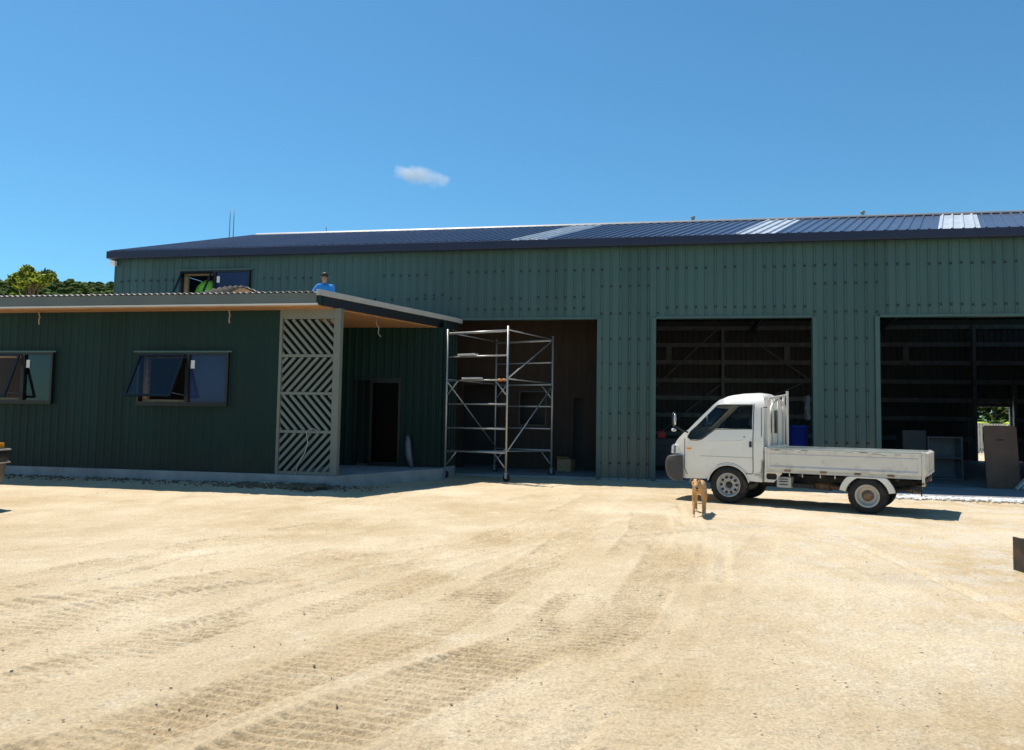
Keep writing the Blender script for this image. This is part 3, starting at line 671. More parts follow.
for a_ in ((D0-.35, D1, DH-.06, DH), (D0-.35, D0-.29, SLAB, DH-.06), (D1-.06, D1, SLAB, DH-.06)): fbox(b, fm, a_[0], a_[1], -.05, .05, a_[2], a_[3])
door = b.build('sliding_door', MT['alu_black'], annex)
b = MB(); fbox(b, fm, D0+.05, D0+.11, -.03, .03, SLAB, DH-.06); fbox(b, fm, D0+.11, D1-.06, -.03, .03, SLAB, SLAB+.1); fbox(b, fm, D0+.11, D1-.06, -.03, .03, DH-.13, DH-.06); b.build('door_leaf', MT['alu_black'], door)
b = MB(); fbox(b, fm, D0+.11, D1-.06, -.004, .004, SLAB+.1, DH-.13); b.build('door_pane', MT['glass_door'], door)
b = MB(); fbox(b, fm, -.2, Lw, -1.6, -1.55, SLAB, zt); b.build('room_wall', MT['darkcab'], annex)
# plinth slab
b = MB(); P = [(AL, AQ-.06), (-2.92, AQ-.06), (-1.45, -1.45), (-1.48, -.06), (AL, -.06)]
b.prism(P, -.15, SLAB, 'xy'); b.build('plinth', MT['concrete'], annex, bevel=.012)
b = MB(); b.prism([(-4.42, AQ-.11), (-2.86, AQ-.11), (-2.93, AQ-.0605), (-4.42, AQ-.0605)], -.15, SLAB-.01, 'xy'); b.build('plinth_step', MT['concrete'], annex)
# roof
RF, RB = -5.15, -.06
ZF, ZB = 4.06, 4.12
def rz(q): return ZF+(ZB-ZF)*(q-RF)/(RB-RF)
plan = [(AL-.4, RF), (-3.15, RF), (-1.47, -.35), (-1.42, RB), (AL-.4, RB)]
def slab_poly(name, poly, dz0, dz1, m, par, bev=0):
    n = len(poly); vv = [(x, y, rz(y)+dz0) for x, y in poly]+[(x, y, rz(y)+dz1) for x, y in poly]
    o = MB().add(vv, [tuple(range(n))[::-1], tuple(range(n, 2*n))]+[(i, (i+1) % n, n+(i+1) % n, n+i) for i in range(n)]).build(name, m, par, bev); return o
# corrugated sheets: corrugations run in q, wavy front edge peeks over the fascia
b = MB(); vv = []; N = 1060; xs_ = np.linspace(AL-.42, -3.22, N)
for x in xs_:
    h = .018*math.sin(2*math.pi*x/.0762*.55); vv += [(x, RF-.05, ZF+.012+h), (x, RB, ZB+.012+h)]
b.add(vv, [(2*i, 2*i+2, 2*i+3, 2*i+1) for i in range(N-1)], 0, True); ar = b.build('roof', MT['zinc'], annex, fixn=False)
tri = [(-3.22, RF+.1), (-1.52, -.35), (-1.48, RB), (-3.22, RB)]
slab_poly('roof_sheet', tri, -.01, .012, MT['zinc'], ar)
slab_poly('soffit', [(AL-.35, RF+.06), (-3.2, RF+.06), (-1.52, -.35), (-1.48, RB-.02), (AL-.35, RB-.02)], -.285, -.25, MT['ply'], annex)
b = MB(); b.box(AL-.42, -3.2, RF-.02, RF+.035, ZF-.225, ZF-.01); b.build('fascia', MT['fascia'], annex, bevel=.006)
b = MB(); b.box(AL-.42, -3.17, RF-.03, RF+.04, ZF-.262, ZF-.226); b.build('fascia_lining', MT['whitetrim'], annex)
b = MB(); b.bar((-3.17, RF-.04, ZF-.0), (-1.46, -.35, rz(-.35)), .07, .12); b.bar((-1.46, -.35, rz(-.35)), (-1.40, RB, ZB), .07, .12); b.build('verge_flashing', MT['verge'], annex, bevel=.008)
b = MB(); b.bar((-3.12, RF+.10, ZF-.165), (-1.49, -.35, rz(-.35)-.165), .05, .19); b.bar((-1.49, -.35, rz(-.35)-.165), (-1.43, RB, ZB-.165), .05, .19); b.build('verge_fascia', MT['black'], annex)
b = MB(); b.box(-3.19, -3.1, RF-.0, RF+.09, ZF-.25, ZF-.07); b.build('fascia_cap', MT['clad_dark'], annex)
# windows
window(annex, *W1, AQ-.02, (W1[0]+W1[1])/2+.3, True, 20, True, True, sashm='glass_clear')
window(annex, *W2, AQ-.02, (W2[0]+W2[1])/2+.12, True, 26)
# lattice screen
LX0, LX1 = -4.26, -2.87
b = MB(); b.box(LX0, LX0+.06, AQ-.05, AQ+.03, SLAB, 3.80); b.box(LX1-.15, LX1, AQ-.055, AQ+.09, SLAB, 3.80); b.box(LX0+.06, LX1-.15, AQ-.045, AQ+.0, 3.58, 3.80)
lat = b.build('lattice_screen', MT['lattice'], annex)
bands = [.30, 1.17, 1.985, 2.79, 3.60]; fx0, fx1 = LX0+.06, LX1-.15
for z in bands[:-1]:
    b = MB(); b.box(fx0, fx1, AQ-.04, AQ+.02, z-.03, z+.03); b.build('rail', MT['lattice'], lat)
for k in range(4):
    z0, z1 = bands[k]+.03, bands[k+1]-.03; sgn = 1 if k in (0, 2) else -1    # bottom band '/', alternating
    b = MB(); c0 = -3.
    while c0 < 3.:
        # line z = z0 + sgn*1.05*(x-fx0) + c0, clip to rect
        m = sgn*1.08; pts = []
        for x in (fx0, fx1):
            z = z0+m*(x-fx0)+c0
            if z0-1e-6 <= z <= z1+1e-6: pts.append((x, z))
        for z in (z0, z1):
            x = fx0+(z-z0-c0)/m
            if fx0 < x < fx1: pts.append((x, z))
        if len(pts) >= 2:
            pts.sort()
            if math.dist(pts[0], pts[-1]) > .05: b.bar((pts[0][0], AQ-.012, pts[0][1]), (pts[-1][0], AQ-.012, pts[-1][1]), .028, .062, (0, 0, 1))
        c0 += .19
    b.build('slat_panel', MT['lattice'], lat)

# hanging cables
def cable(label, pts, m, r=.012, name='hanging_cable', group='loose cables on the annex'):
    o = MB().tube(pts, r, 6).build(name, m); tag(o, label, 'cable', group); return o
for (t, q, lab) in ((-10.05, -4.85, 'pinkish cable end hanging from the annex soffit near the far left window'), (-5.35, -4.85, 'pinkish cable end hanging from the annex soffit beside the lattice screen')):
    p = W(t, q, 3.80); o = cable(lab, [p, p+Vector((.01, 0, -.1)), p+Vector((.03, 0, -.17)), p+Vector((.015, -.01, -.21)), p+Vector((0.02, 0, -.33))], MT['pinkcord'], .014)
p = W(-2.72, -3.0, 3.80); cable('white cable tail hanging from the porch soffit', [p, p+Vector((.02, 0, -.12)), p+Vector((.08, 0, -.22)), p+Vector((.06, .02, -.34)), p+Vector((.13, 0, -.42))], MT['whitecord'], .010)
p = W(-3.45, -4.68, 1.22); cable('white cable looped over a lattice rail and trailing down the screen', [p+Vector((.12, 0, -.02)), p+Vector((.02, 0, .03)), p+Vector((-.1, 0, -.04)), p+Vector((-.06, -.01, -.28)), p+Vector((-.12, 0, -.5)), p+Vector((-.26, 0, -.72)), p+Vector((-.3, 0, -.95))], MT['whitecord'], .011)
# pale bundle leaning by the door
o = MB(); p0 = W(-2.36, -1.5, SLAB)
o.tube([p0+Vector((.12, 0, 0)), p0+Vector((.03, 0, .3)), p0+Vector((0, .02, .62)), p0+Vector((-.01, .04, .80))], [.05, .085, .08, .03], 10); tag(o.build('wrapped_roll', MT['paleblue']), 'pale wrapped roll standing beside the porch glass door', 'roll')
# raised roof sheets
sh = thing('roofing_sheet', 'loose corrugated roofing sheet propped up on the annex roof, tan underside showing', 'roofing sheet', W(-5.8, -3.0, 4.11), -BA)
b = MB(); vv = []; N = 120
for i in range(N):
    u = i/(N-1); x = -1.35+2.25*u; lift = .30*math.sin(math.pi*min(1, (x+1.35)/2.7)**.9)+.02
    if x > .1: lift = max(.02, lift-(x-.1)*.24)
    h = .016*math.sin(2*math.pi*x/.14); vv += [(x, -.7, lift+h+.07), (x, 1.0, lift*.25+h*.6+.03)]
b.add(vv, [(2*i, 2*i+2, 2*i+3, 2*i+1) for i in range(N-1)], 0, True); b.build('sheet', MT['zinc'], sh, fixn=False)
b = MB(); b.prism([(-.75, .0), (.85, .0), (.10, .34), (-.05, .34)], -.66, -.60, 'xz'); b.build('timber_batten', MT['ply'], sh)
# antennas
for t_, q_, z0, z1, lab in ((-10.22, 3.0, 7.20, 8.36, 'left of the two tall thin antenna masts standing on the hip of the shed roof'), (-10.08, 3.0, 7.20, 8.36, 'right of the two tall thin antenna masts standing on the hip of the shed roof'), (-7.03, 3.55, 7.50, 7.86, 'short single antenna mast on the shed roof ridge')):
    o = MB(); o.tube([(0, 0, 0), (0, 0, (z1-z0)*.7), (0, 0, z1-z0)], [.016, .014, .009], 6); o.tube([(0, 0, .0), (0, 0, .12)], .04, 8)
    a = o.build('antenna_mast', MT['girt']); a.location = W(t_, q_, z0); tag(a, lab, 'antenna', 'antenna masts on the shed roof')
# lime bundle in window
b = MB(); b.ico((0, 0, .22), .40, 3, (1.1, .6, 1.0), .10); b.ico((.62, .05, .2), .30, 3, (1, .6, 1.05), .12, 0); b.ico((.42, -.05, .30), .2, 2, (.7, .5, 1), .2, 1)
o = b.build('fabric_bundle', [MT['lime'], MT['limepale']], fixn=False); o.location = W(-9.22, .42, 4.86); o.rotation_euler = (0,0,-BA); tag(o, 'lime green rounded bundle showing in the upper shed window', 'bundle')

# ------------------------------------------------------------------ SCAFFOLD
P1, P2 = (-1.48, -1.13), (.20, -1.74); V = Vector((P2[0]-P1[0], P2[1]-P1[1], 0)); U = V.normalized(); N2 = Vector((-U.y, U.x, 0)); LEN = 2.40
FWD = V.length
o0 = W(*P1); ang = math.atan2(-(V.x*math.sin(BA)) + V.y*math.cos(BA), V.x*math.cos(BA)+V.y*math.sin(BA))
scaf = thing('scaffold_tower', 'aluminium rolling scaffold tower standing in the left open bay', 'scaffold', o0, ang)
HT = 3.78; RUNG = [.69, 1.27, 1.87, 2.46, 3.06, 3.66]
for y in (0, LEN):
    e = MB()
    for x in (0, FWD): e.tube([(x, y, .20), (x, y, HT)], .026, 10)
    fr = e.build('end_frame', MT['alu'], scaf)
    for z in RUNG:
        r = MB(); r.tube([(.027, y, z), (FWD-.027, y, z)], .032 if z == RUNG[-1] else .021, 8); r.build('rung', MT['alu'], fr)
    for z in (RUNG[0], RUNG[3]):
        for x0, x1 in ((.03, .33), (FWD-.03, FWD-.33)):
            r = MB(); r.tube([(x0, y, z-.36), (x1, y, z-.02)], .018, 6); r.build('knee_brace', MT['alu'], fr)
for p, q in (((.03, 0, 2.42), (.03, LEN, .72)), ((FWD-.0, .03, 2.50), (FWD, LEN, 3.66)), ((FWD+.0, .03, .72), (FWD, LEN, 2.42)), ((.05, 0, .67), (FWD-.05, LEN, .67))):
    r = MB(); r.tube([p, q], .018, 6); r.build('diagonal_brace', MT['alu'], scaf)
for x in (0.03, FWD-.03):
    for z in (2.49, 3.69): r = MB(); r.tube([(x, .03, z), (x, LEN-.03, z)], .017, 6); r.build('side_rail', MT['alu'], scaf)
for x in (0, FWD):
    for y in (0, LEN):
        w = MB(); w.lathe([(.03, -.022), (.085, -.022), (.095, -.012), (.095, .012), (.085, .022), (.03, .022)], (x+.02, y, .1), 'y', 20); c_ = w.build('castor', MT['rubber'], scaf)
        w = MB(); w.box(x-.02, x+.05, y-.035, y-.027, .08, .2); w.box(x-.02, x+.05, y+.027, y+.035, .08, .2); w.box(x-.03, x+.05, y-.035, y+.035, .2005, .215); w.build('castor_fork', MT['alu'], c_)
cp = MB(); cp.tube([(FWD-.26, 0, 2.46), (FWD-.18, 0, 2.46)], .034, 10); cp.tube([(FWD-.12, 0, 2.46), (FWD-.06, 0, 2.46)], .034, 10); cp.build('clamp', MT['orange'], scaf)
# white slabs put in for the sunlit patches on two rungs
for x0, x1, z, lab in ((.38, .88, RUNG[4]+.045, 'white slab put in as a sunlit patch on the upper rung of the scaffold'), (.52, 1.02, RUNG[3]+.05, 'white slab put in as a sunlit patch on the middle rung of the scaffold')):
    b = MB(); b.box(0, x1-x0, -.10, .10, -.02, .02); o = b.build('sun_patch', MT['sticker'], bevel=.004); m4 = Matrix.Translation(o0) @ Matrix.Rotation(ang, 4, 'Z'); p = m4 @ Vector((x0, 0, z)); o.location = p; o.rotation_euler = (0, 0, ang); tag(o, lab, 'sunlit patch', 'white slabs as sunlit patches on the scaffold rungs')

# ------------------------------------------------------------------ things inside the bays
sb = MB()
o = thing('storage_shelf', 'dark steel open shelf unit behind the truck tray in the right bay', 'shelf', W(11.3, 3.2, .04), -BA)
b = MB(); b.box(0, .9, 0, .45, 0, .03); b.box(0, .9, 0, .45, 1.15, 1.18); b.box(0, .03, 0, .45, .03, 1.15); b.box(.87, .9, 0, .45, .03, 1.15); b.box(.03, .87, .43, .45, .03, 1.15); b.box(.03, .87, 0, .43, .58, .61); b.build('shelf_body', MT['greycab'], o)
o = thing('grey_cabinet', 'tall grey sheet metal cabinet standing left of the open shelf in the right bay', 'cabinet', W(10.55, 2.9, .04), -BA)
b = MB(); b.box(0, .62, 0, .5, 0, 1.35); b.build('cabinet_body', MT['darkcab'], o, bevel=.01); b = MB(); b.box(.02, .60, -.015, -.001, .03, 1.32); d_ = b.build('door', MT['darkcab'], o); b = MB(); b.box(.54, .57, -.04, -.016, .6, .8); b.build('handle', MT['girt'], d_)
# brown board with rounded corners leaning
o = thing('brown_board', 'brown board with rounded top corners leaning in the right bay doorway', 'board', W(11.62, .35, .04), -BA)
poly = [(0, 0), (.74, 0), (.74, 1.44)]+[(.74-.08+.08*math.cos(a), 1.44+.08*math.sin(a)) for a in np.linspace(.2, 1.57, 5)]+[(.08-.08*math.sin(a), 1.44+.08*math.cos(a)) for a in np.linspace(0, 1.4, 5)]
b = MB(); b.prism(poly, 0, .045, 'xz'); x = b.build('panel', MT['brownboard'], o, bevel=.006); x.rotation_euler = (R(-6), 0, 0)
b = MB(); b.box(.30, .44, -.014, -.001, 1.15, 1.19); y = b.build('handle_slot', MT['black'], x)
# timber lengths
for k, (t0, q0, t1, z1, lab) in enumerate(((12.05, -.1, 13.1, 1.15, 'lowest grey timber length leaning in the right bay corner'), (12.2, .02, 13.1, 1.35, 'middle grey timber length leaning in the right bay corner'), (12.36, .1, 13.15, 1.6, 'steepest grey timber length leaning in the right bay corner'))):
    a, c_ = W(t0, q0, .065), W(t1, q0+.25, z1); b = MB(); L_ = (c_-a).length; b.box(0, L_, -.045, .045, -.02, .02); o = b.build('timber_length', MT['verge']); d_ = (c_-a).normalized(); o.location = a; o.rotation_euler = d_.to_track_quat('X', 'Z').to_euler(); tag(o, lab, 'timber', 'timber lengths leaning in the right bay')
# bay two
o = thing('workbench', 'low timber bench inside the middle bay under the blue drum', 'bench', W(7.0, 3.0, .04), -BA)
b = MB(); b.box(0, 1.5, 0, .7, .70, .76); b.build('bench_top', MT['timber'], o)
for x in (.05, 1.37):
    for y in (.05, .57): b = MB(); b.box(x, x+.08, y, y+.08, 0, .70); b.build('leg', MT['timber'], o)
o = thing('blue_drum', 'bright blue plastic tub standing on the bench in the middle bay', 'tub', W(7.85, 3.35, .80))
b = MB(); b.lathe([(.0, 0), (.26, 0), (.28, .05), (.30, .62), (.32, .63), (.32, .67), (.29, .67), (.27, .08), (0, .07)], (0,0,0), 'z', 28); b.build('tub', MT['bluedrum'], o)
b = MB(); b.tube([(-.3, 0, .6), (-.34, 0, .52), (-.3, 0, .45)], .012, 6); b.build('handle', MT['bluedrum'], o)
o = thing('white_panel', 'pale grey switch panel on the side post of the middle bay', 'panel', W(7.72, 1.2, 1.62), -BA)
b = MB(); b.box(-.04, .05, 0, .3, 0, .64); b.build('panel_box', MT['greycab'], o, bevel=.01); b = MB(); b.box(-.05, -.041, .05, .1, .3, .36); b.build('switch', MT['sticker'], o)
o = thing('tool_cabinet', 'black tool cabinet just inside the left jamb of the middle bay', 'cabinet', W(3.95, 3.6, .04), -BA)
b = MB(); b.box(-.15, .6, 0, .5, .12, .98); b.build('cabinet_body', MT['black'], o, bevel=.01)
for k in range(4): b = MB(); b.box(-.12, .57, -.02, -.001, .16+k*.2, .34+k*.2); b.build('drawer', MT['darkcab'], o)
for x in (-.1, .5):
    for y in (.06, .42): b = MB(); b.lathe([(0, -.03), (.06, -.03), (.06, .03), (0, .03)], (x, y, .06), 'x', 14); b.build('castor', MT['rubber'], o)
o = thing('jerry_can', 'small red can standing on the black tool cabinet in the middle bay', 'can', W(3.88, 3.7, 1.02), -BA)
b = MB(); b.prism([(0, 0), (.24, 0), (.24, .15), (.18, .2), (0, .2)], 0, .14, 'xz'); b.build('can_body', MT['redcan'], o, bevel=.015); b = MB(); b.tube([(.2, .07, .19), (.25, .07, .25)], .02, 8); b.build('spout', MT['black'], o); b = MB(); b.tube([(.03, .07, .2), (.04, .07, .24), (.13, .07, .24), (.14, .07, .2)], .01, 6); b.build('handle', MT['redcan'], o)
# bay one: offcut block
o = thing('cardboard_box', 'pale cardboard box on the floor at the back of the left bay', 'box', W(1.0, 2.05, .04), -BA-.3)
b = MB(); b.box(0, .42, 0, .34, 0, .34); b.build('box_body', MT['timber'], o); b = MB(); b.add([(0, 0, .342), (.42, 0, .342), (.44, -.16, .43), (.02, -.16, .43)], [(0,1,2,3)]); b.build('flap', MT['timber'], o, fixn=False)

# ------------------------------------------------------------------ vehicles
def wheel(parent, c, r, rim_r, width, kind, out=-1):
    """axis along y; out=-1: outer face towards -y"""
    w = thing_part('wheel', parent, c); hw = width/2
    b = MB(); prof = [(rim_r, -hw*.8), (rim_r+.02, -hw*.95), (r-.05, -hw), (r-.015, -hw*.86), (r, -hw*.6), (r, hw*.6), (r-.015, hw*.86), (r-.05, hw), (rim_r+.02, hw*.95), (rim_r, hw*.8), (rim_r-.01, 0), (rim_r, -hw*.8)]
    b.lathe(prof, (0,0,0), 'y', 40)
    for k in range(36):
        a = 2*math.pi*k/36
        for s in (-1, 1):
            p = Vector((math.cos(a)*(r+.001), s*hw*.35, math.sin(a)*(r+.001))); tn = Vector((-math.sin(a), 0, math.cos(a)))
            b.bar(p-tn*.012-Vector((0, s*hw*.28, 0)), p+tn*.012+Vector((0, s*hw*.28, 0)), .03, .012, p.normalized())
    ty = b.build('tyre', MT['rubber'], w)
    o = out; b = MB(); m = MT['steelwheel'] if kind == 'front' else MT['whitewheel']
    if kind == 'front':
        b.lathe([(rim_r+.012, o*hw*.86), (rim_r, o*hw*.92), (rim_r-.02, o*hw*.8), (rim_r-.035, o*hw*.35), (rim_r*.72, o*hw*.50), (rim_r*.45, o*hw*.55), (rim_r*.30, o*hw*.40), (rim_r*.28, o*hw*.38)], (0,0,0), 'y', 40)
        rm = b.build('rim', m, w); h = MB()
        for k in range(10):
            a = 2*math.pi*k/10; h.lathe([(0, o*hw*.62), (.026, o*hw*.60), (.028, o*hw*.36)], (math.cos(a)*rim_r*.66, 0, math.sin(a)*rim_r*.66), 'y', 10)
        h.build('vent_hole', MT['black'], rm); h = MB(); h.lathe([(0, o*hw*.62), (rim_r*.20, o*hw*.60), (rim_r*.27, o*hw*.40), (rim_r*.29, o*hw*.38)], (0,0,0), 'y', 20); h.build('hub', MT['chassis'], rm)
        h = MB()
        for k in range(5): a = 2*math.pi*k/5; h.lathe([(0, o*hw*.70), (.013, o*hw*.70), (.013, o*hw*.5)], (math.cos(a)*rim_r*.38, 0, math.sin(a)*rim_r*.38), 'y', 6)
        h.build('wheel_nuts', MT['steelwheel'], rm)
    else:
        b.lathe([(rim_r+.012, o*hw*.86), (rim_r, o*hw*.93), (rim_r-.022, o*hw*.85), (rim_r-.030, o*hw*.1), (rim_r*.70, o*hw*.0), (rim_r*.5, -o*hw*.1), (rim_r*.42, o*hw*.1), (rim_r*.3, o*hw*.3)], (0,0,0), 'y', 40)
        rm = b.build('rim', m, w); h = MB(); h.lathe([(0, o*hw*.75), (rim_r*.2, o*hw*.72), (rim_r*.32, o*hw*.4), (rim_r*.50, o*hw*.12), (rim_r*.52, 0)], (0,0,0), 'y', 20); h.build('hub', MT['rust'], rm)
    return w
def thing_part(name, parent, loc=(0,0,0)):
    o = bpy.data.objects.new(name, None); COL.objects.link(o); o.parent = parent; o.location = loc; o.empty_display_size = .1; return o

def panel2d(outline, holes, step=.09):
    """triangulate an outline with holes; returns verts2d, tris"""
    def dens(poly):
        out = []
        for i, p in enumerate(poly):
            q = poly[(i+1) % len(poly)]; n = max(1, int(math.dist(p, q)/.07)); out += [(p[0]+(q[0]-p[0])*k/n, p[1]+(q[1]-p[1])*k/n) for k in range(n)]
        return out
    def inside(p, poly):
        c = False; j = len(poly)-1
        for i in range(len(poly)):
            if (poly[i][1] > p[1]) != (poly[j][1] > p[1]) and p[0] < (poly[j][0]-poly[i][0])*(p[1]-poly[i][1])/(poly[j][1]-poly[i][1])+poly[i][0]: c = not c
            j = i
        return c
    def near_(p, poly): return min(math.dist(p, q) for q in poly) < step*.6
    O = dens(outline); Hs = [dens(h) for h in holes]; pts = list(O); ed = [(i, (i+1) % len(O)) for i in range(len(O))]
    for h in Hs: o = len(pts); pts += h; ed += [(o+i, o+(i+1) % len(h)) for i in range(len(h))]
    xs = [p[0] for p in O]; zs = [p[1] for p in O]
    for x in np.arange(min(xs), max(xs), step):
        for z in np.arange(min(zs), max(zs), step):
            p = (float(x), float(z))
            if inside(p, O) and not near_(p, O) and not any(inside(p, h) or near_(p, h) for h in Hs): pts.append(p)
    r = delaunay_2d_cdt([Vector(p) for p in pts], ed, [], 0, 1e-5)
    V2 = [(v.x, v.y) for v in r[0]]; T = []
    for f in r[2]:
        c = (sum(V2[i][0] for i in f)/len(f), sum(V2[i][1] for i in f)/len(f))
        if inside(c, O) and not any(inside(c, h) for h in Hs): T.append(tuple(f))
    return V2, T, O
def arc(cx, cz, r, a0, a1, n=12): return [(cx+r*math.cos(R(a0+(a1-a0)*i/n)), cz+r*math.sin(R(a0+(a1-a0)*i/n))) for i in range(n+1)]

TY = math.atan2(1.285, 1.985)
truck = thing('flatbed_truck', 'white cab over flatbed truck with low drop sides parked before the open bays', 'truck', (4.082, 13.966, 0), -TY)
WD = 1.58
def tuck(x, z):   # inward offset of the cab side
    o = 0.015*max(0, (.9-z))/.5
    if z > 1.2: o += (z-1.2)*.13
    if z > 1.86: o += ((z-1.86)/.2)**2*.16
    if x < -.55: o += ((-.55-x)/.6)**2*.20
    return o
cab_out = [(.62, .43), (.36, .44)]+arc(0, .33, .385, 17, 163, 14)[0:]+[(-.40, .44), (-.90, .42), (-1.06, .60), (-1.13, .86), (-1.12, 1.04), (-1.04, 1.16), (-.90, 1.29), (-.78, 1.37), (-.52, 1.63), (-.30, 1.85), (-.20, 1.94), (-.06, 2.00), (.15, 2.03), (.42, 2.04), (.57, 2.02), (.63, 1.96), (.65, 1.84), (.65, 1.1)]
win_side = [(-.225, 1.835), (-.10, 1.852), (.435, 1.852), (.435, 1.40), (-.24, 1.385), (-.36, 1.30), (-.50, 1.19), (-.60, 1.165), (-.72, 1.165), (-.795, 1.215), (-.74, 1.32)]
V2, T2, OUT = panel2d(cab_out, [win_side])
cabm = MB()
for side in (0, 1):
    vv = [(x, tuck(x, z) if side == 0 else WD-tuck(x, z), z) for x, z in V2]; cabm.add(vv, [t if side == 0 else t[::-1] for t in T2], 0, True)
# skin across (front, roof, rear) - skip windscreen and rear window zones handled as glass
NC = 10; No = len(OUT); vv = []
def acr(i, j):
    x, z = OUT[i]; y0 = tuck(x, z); u = j/NC; y = y0+(WD-2*y0)*u; bow = 4*u*(1-u)
    if z > 1.84: return (x, y, z+.055*bow*min(1, (z-1.84)/.15))
    if x < -.3: return (x-.09*bow*min(1, (-.3-x)/.5), y, z)
    return (x, y, z)
def zone(i):
    x, z = OUT[i]
    if x < -.3 and 1.36 < z < 1.86: return 'ws'
    return ''
fs = []; wsf = []
for i in range(No):
    k = (i+1) % No
    xm, zm = (OUT[i][0]+OUT[k][0])/2, (OUT[i][1]+OUT[k][1])/2
    for j in range(NC):
        q4_ = (i*(NC+1)+j, k*(NC+1)+j, k*(NC+1)+j+1, i*(NC+1)+j+1)
        if xm < -.3 and 1.40 < zm < 1.82 and 0 < j < NC-1: wsf.append(q4_)
        elif xm > .6 and 1.35 < zm < 1.8 and 1 < j < NC-2: wsf.append(q4_)
        elif math.hypot(xm, zm-.33) < .40: continue
        else: fs.append(q4_)
allv = [acr(i, j) for i in range(No) for j in range(NC+1)]
cabm.add(allv, fs, 0, True)
cab = cabm.build('cab', MT['white'], truck, fixn=False)
bm = bmesh.new(); bm.from_mesh(cab.data); bmesh.ops.remove_doubles(bm, verts=bm.verts, dist=.0015); bmesh.ops.recalc_face_normals(bm, faces=bm.faces)
for e in bm.edges: e.smooth = not (len(e.link_faces) == 2 and e.calc_face_angle(0) > R(50))
bm.to_mesh(cab.data); bm.free()
md = cab.modifiers.new('bevel', 'BEVEL'); md.width = .018; md.segments = 3; md.limit_method = 'ANGLE'; md.angle_limit = R(48)
used = sorted({i for f in wsf for i in f}); mp_ = {v: k for k, v in enumerate(used)}
for nm_, sel in (('windscreen', lambda f: allv[f[0]][0] < 0), ('rear_window', lambda f: allv[f[0]][0] > 0)):
  ff = [f for f in wsf if sel(f)]; used = sorted({i for f in ff for i in f}); mp_ = {v: k for k, v in enumerate(used)}
  g = MB(); g.add([allv[i] for i in used], [[mp_[i] for i in f] for f in ff], 0, True); g.build(nm_, MT['cabglass'], truck, fixn=False)
# side glass and doors
for side in (0, 1):
    ys = lambda x, z, o: (tuck(x, z)+o) if side == 0 else WD-tuck(x, z)-o
    Vg, Tg, _ = panel2d(win_side, [], .12); g = MB(); g.add([(x, ys(x, z, .012), z) for x, z in Vg], Tg, 0, True)
    # door: outline groove as thin dark strips and the handle
    dl = [(.462, 1.87), (.462, .60), (.44, .57), (.33, .57)]; d = MB()
    for p, q in zip(dl[:-1], dl[1:]):
        n = 10
        pts = [(p[0]+(q[0]-p[0])*k/n, p[1]+(q[1]-p[1])*k/n) for k in range(n+1)]
        d.tube([(x, ys(x, z, .0005), z) for x, z in pts], .008, 5)
    pts = arc(0, .33, .43, 33, 120, 10); d.tube([(x, ys(x, z, .001), z) for x, z in pts], .004, 5)
    pts = [(-.86, 1.19), (-.86, .9), (-.865, .62), (-.80, .50)]; d.tube([(x, ys(x, z, .001), z) for x, z in pts], .0075, 5)
    dr = d.build('door', MT['chassis'], truck)
    # pressed swage below the window
    s = MB(); pts = [(.44, 1.375), (.40, 1.24), (.28, 1.17), (.0, 1.155), (-.3, 1.15), (-.56, 1.145)]; s.tube([(x, ys(x, z, .004), z) for x, z in pts], [.004, .010, .012, .012, .010, .004], 6); s.build('swage', MT['white'], dr)
    g.build('side_window', MT['cabglass'], dr, fixn=False)
    f = MB(); ring = win_side+[win_side[0]]; f.tube([(x, ys(x, z, -.001), z) for x, z in ring], .011, 6); f.tube([(x, ys(x, z, .003), z) for x, z in ((-.42, 1.65), (-.40, 1.45), (-.37, 1.31))], .012, 6); f.build('window_seal', MT['black'], dr)
    h = MB(); h.prism([(.395, 1.06), (.440, 1.06), (.440, 1.17), (.395, 1.17)], ys(.4, 1.1, .002), ys(.4, 1.1, -.022), 'xz'); h.build('handle', MT['black'], dr, bevel=.008)
    h = MB(); h.lathe([(0, 0), (.014, 0), (.014, .02)], (.30, ys(.3, 1.25, -.004), 1.25), 'y', 12); h.build('lock', MT['greycab'], dr)
# front lamps
for side in (0, 1):
    hl = MB()
    pr = [(-1.145, .885), (-.965, .885), (-.955, 1.045), (-1.10, 1.065), (-1.135, 1.02)]
    y0, y1 = (tuck(-1.05, .95)-.035, .34) if side == 0 else (WD-.34, WD-tuck(-1.05, .95)+.014)
    vv = [(x - (.02 if 0 else 0), y0, z) for x, z in pr]+[(x-.105 if x < -1.09 else x-.02, y1, z) for x, z in pr] if side == 0 else [(x-.105 if x < -1.09 else x-.02, y0, z) for x, z in pr]+[(x, y1, z) for x, z in pr]
    hl.add(vv, [tuple(range(5)), tuple(range(9, 4, -1))]+[(i, i+5, (i+1) % 5+5, (i+1) % 5) for i in range(5)]); lamp = hl.build('headlight', MT['lamp'], truck, bevel=.012)
    am = MB(); ya = tuck(-1.0, .95)-.018 if side == 0 else WD-tuck(-1.0, .95)+.016; am.box(-1.10, -1.06, ya, ya+.004, .90, 1.04); am.build('bezel', MT['greycab'], lamp)
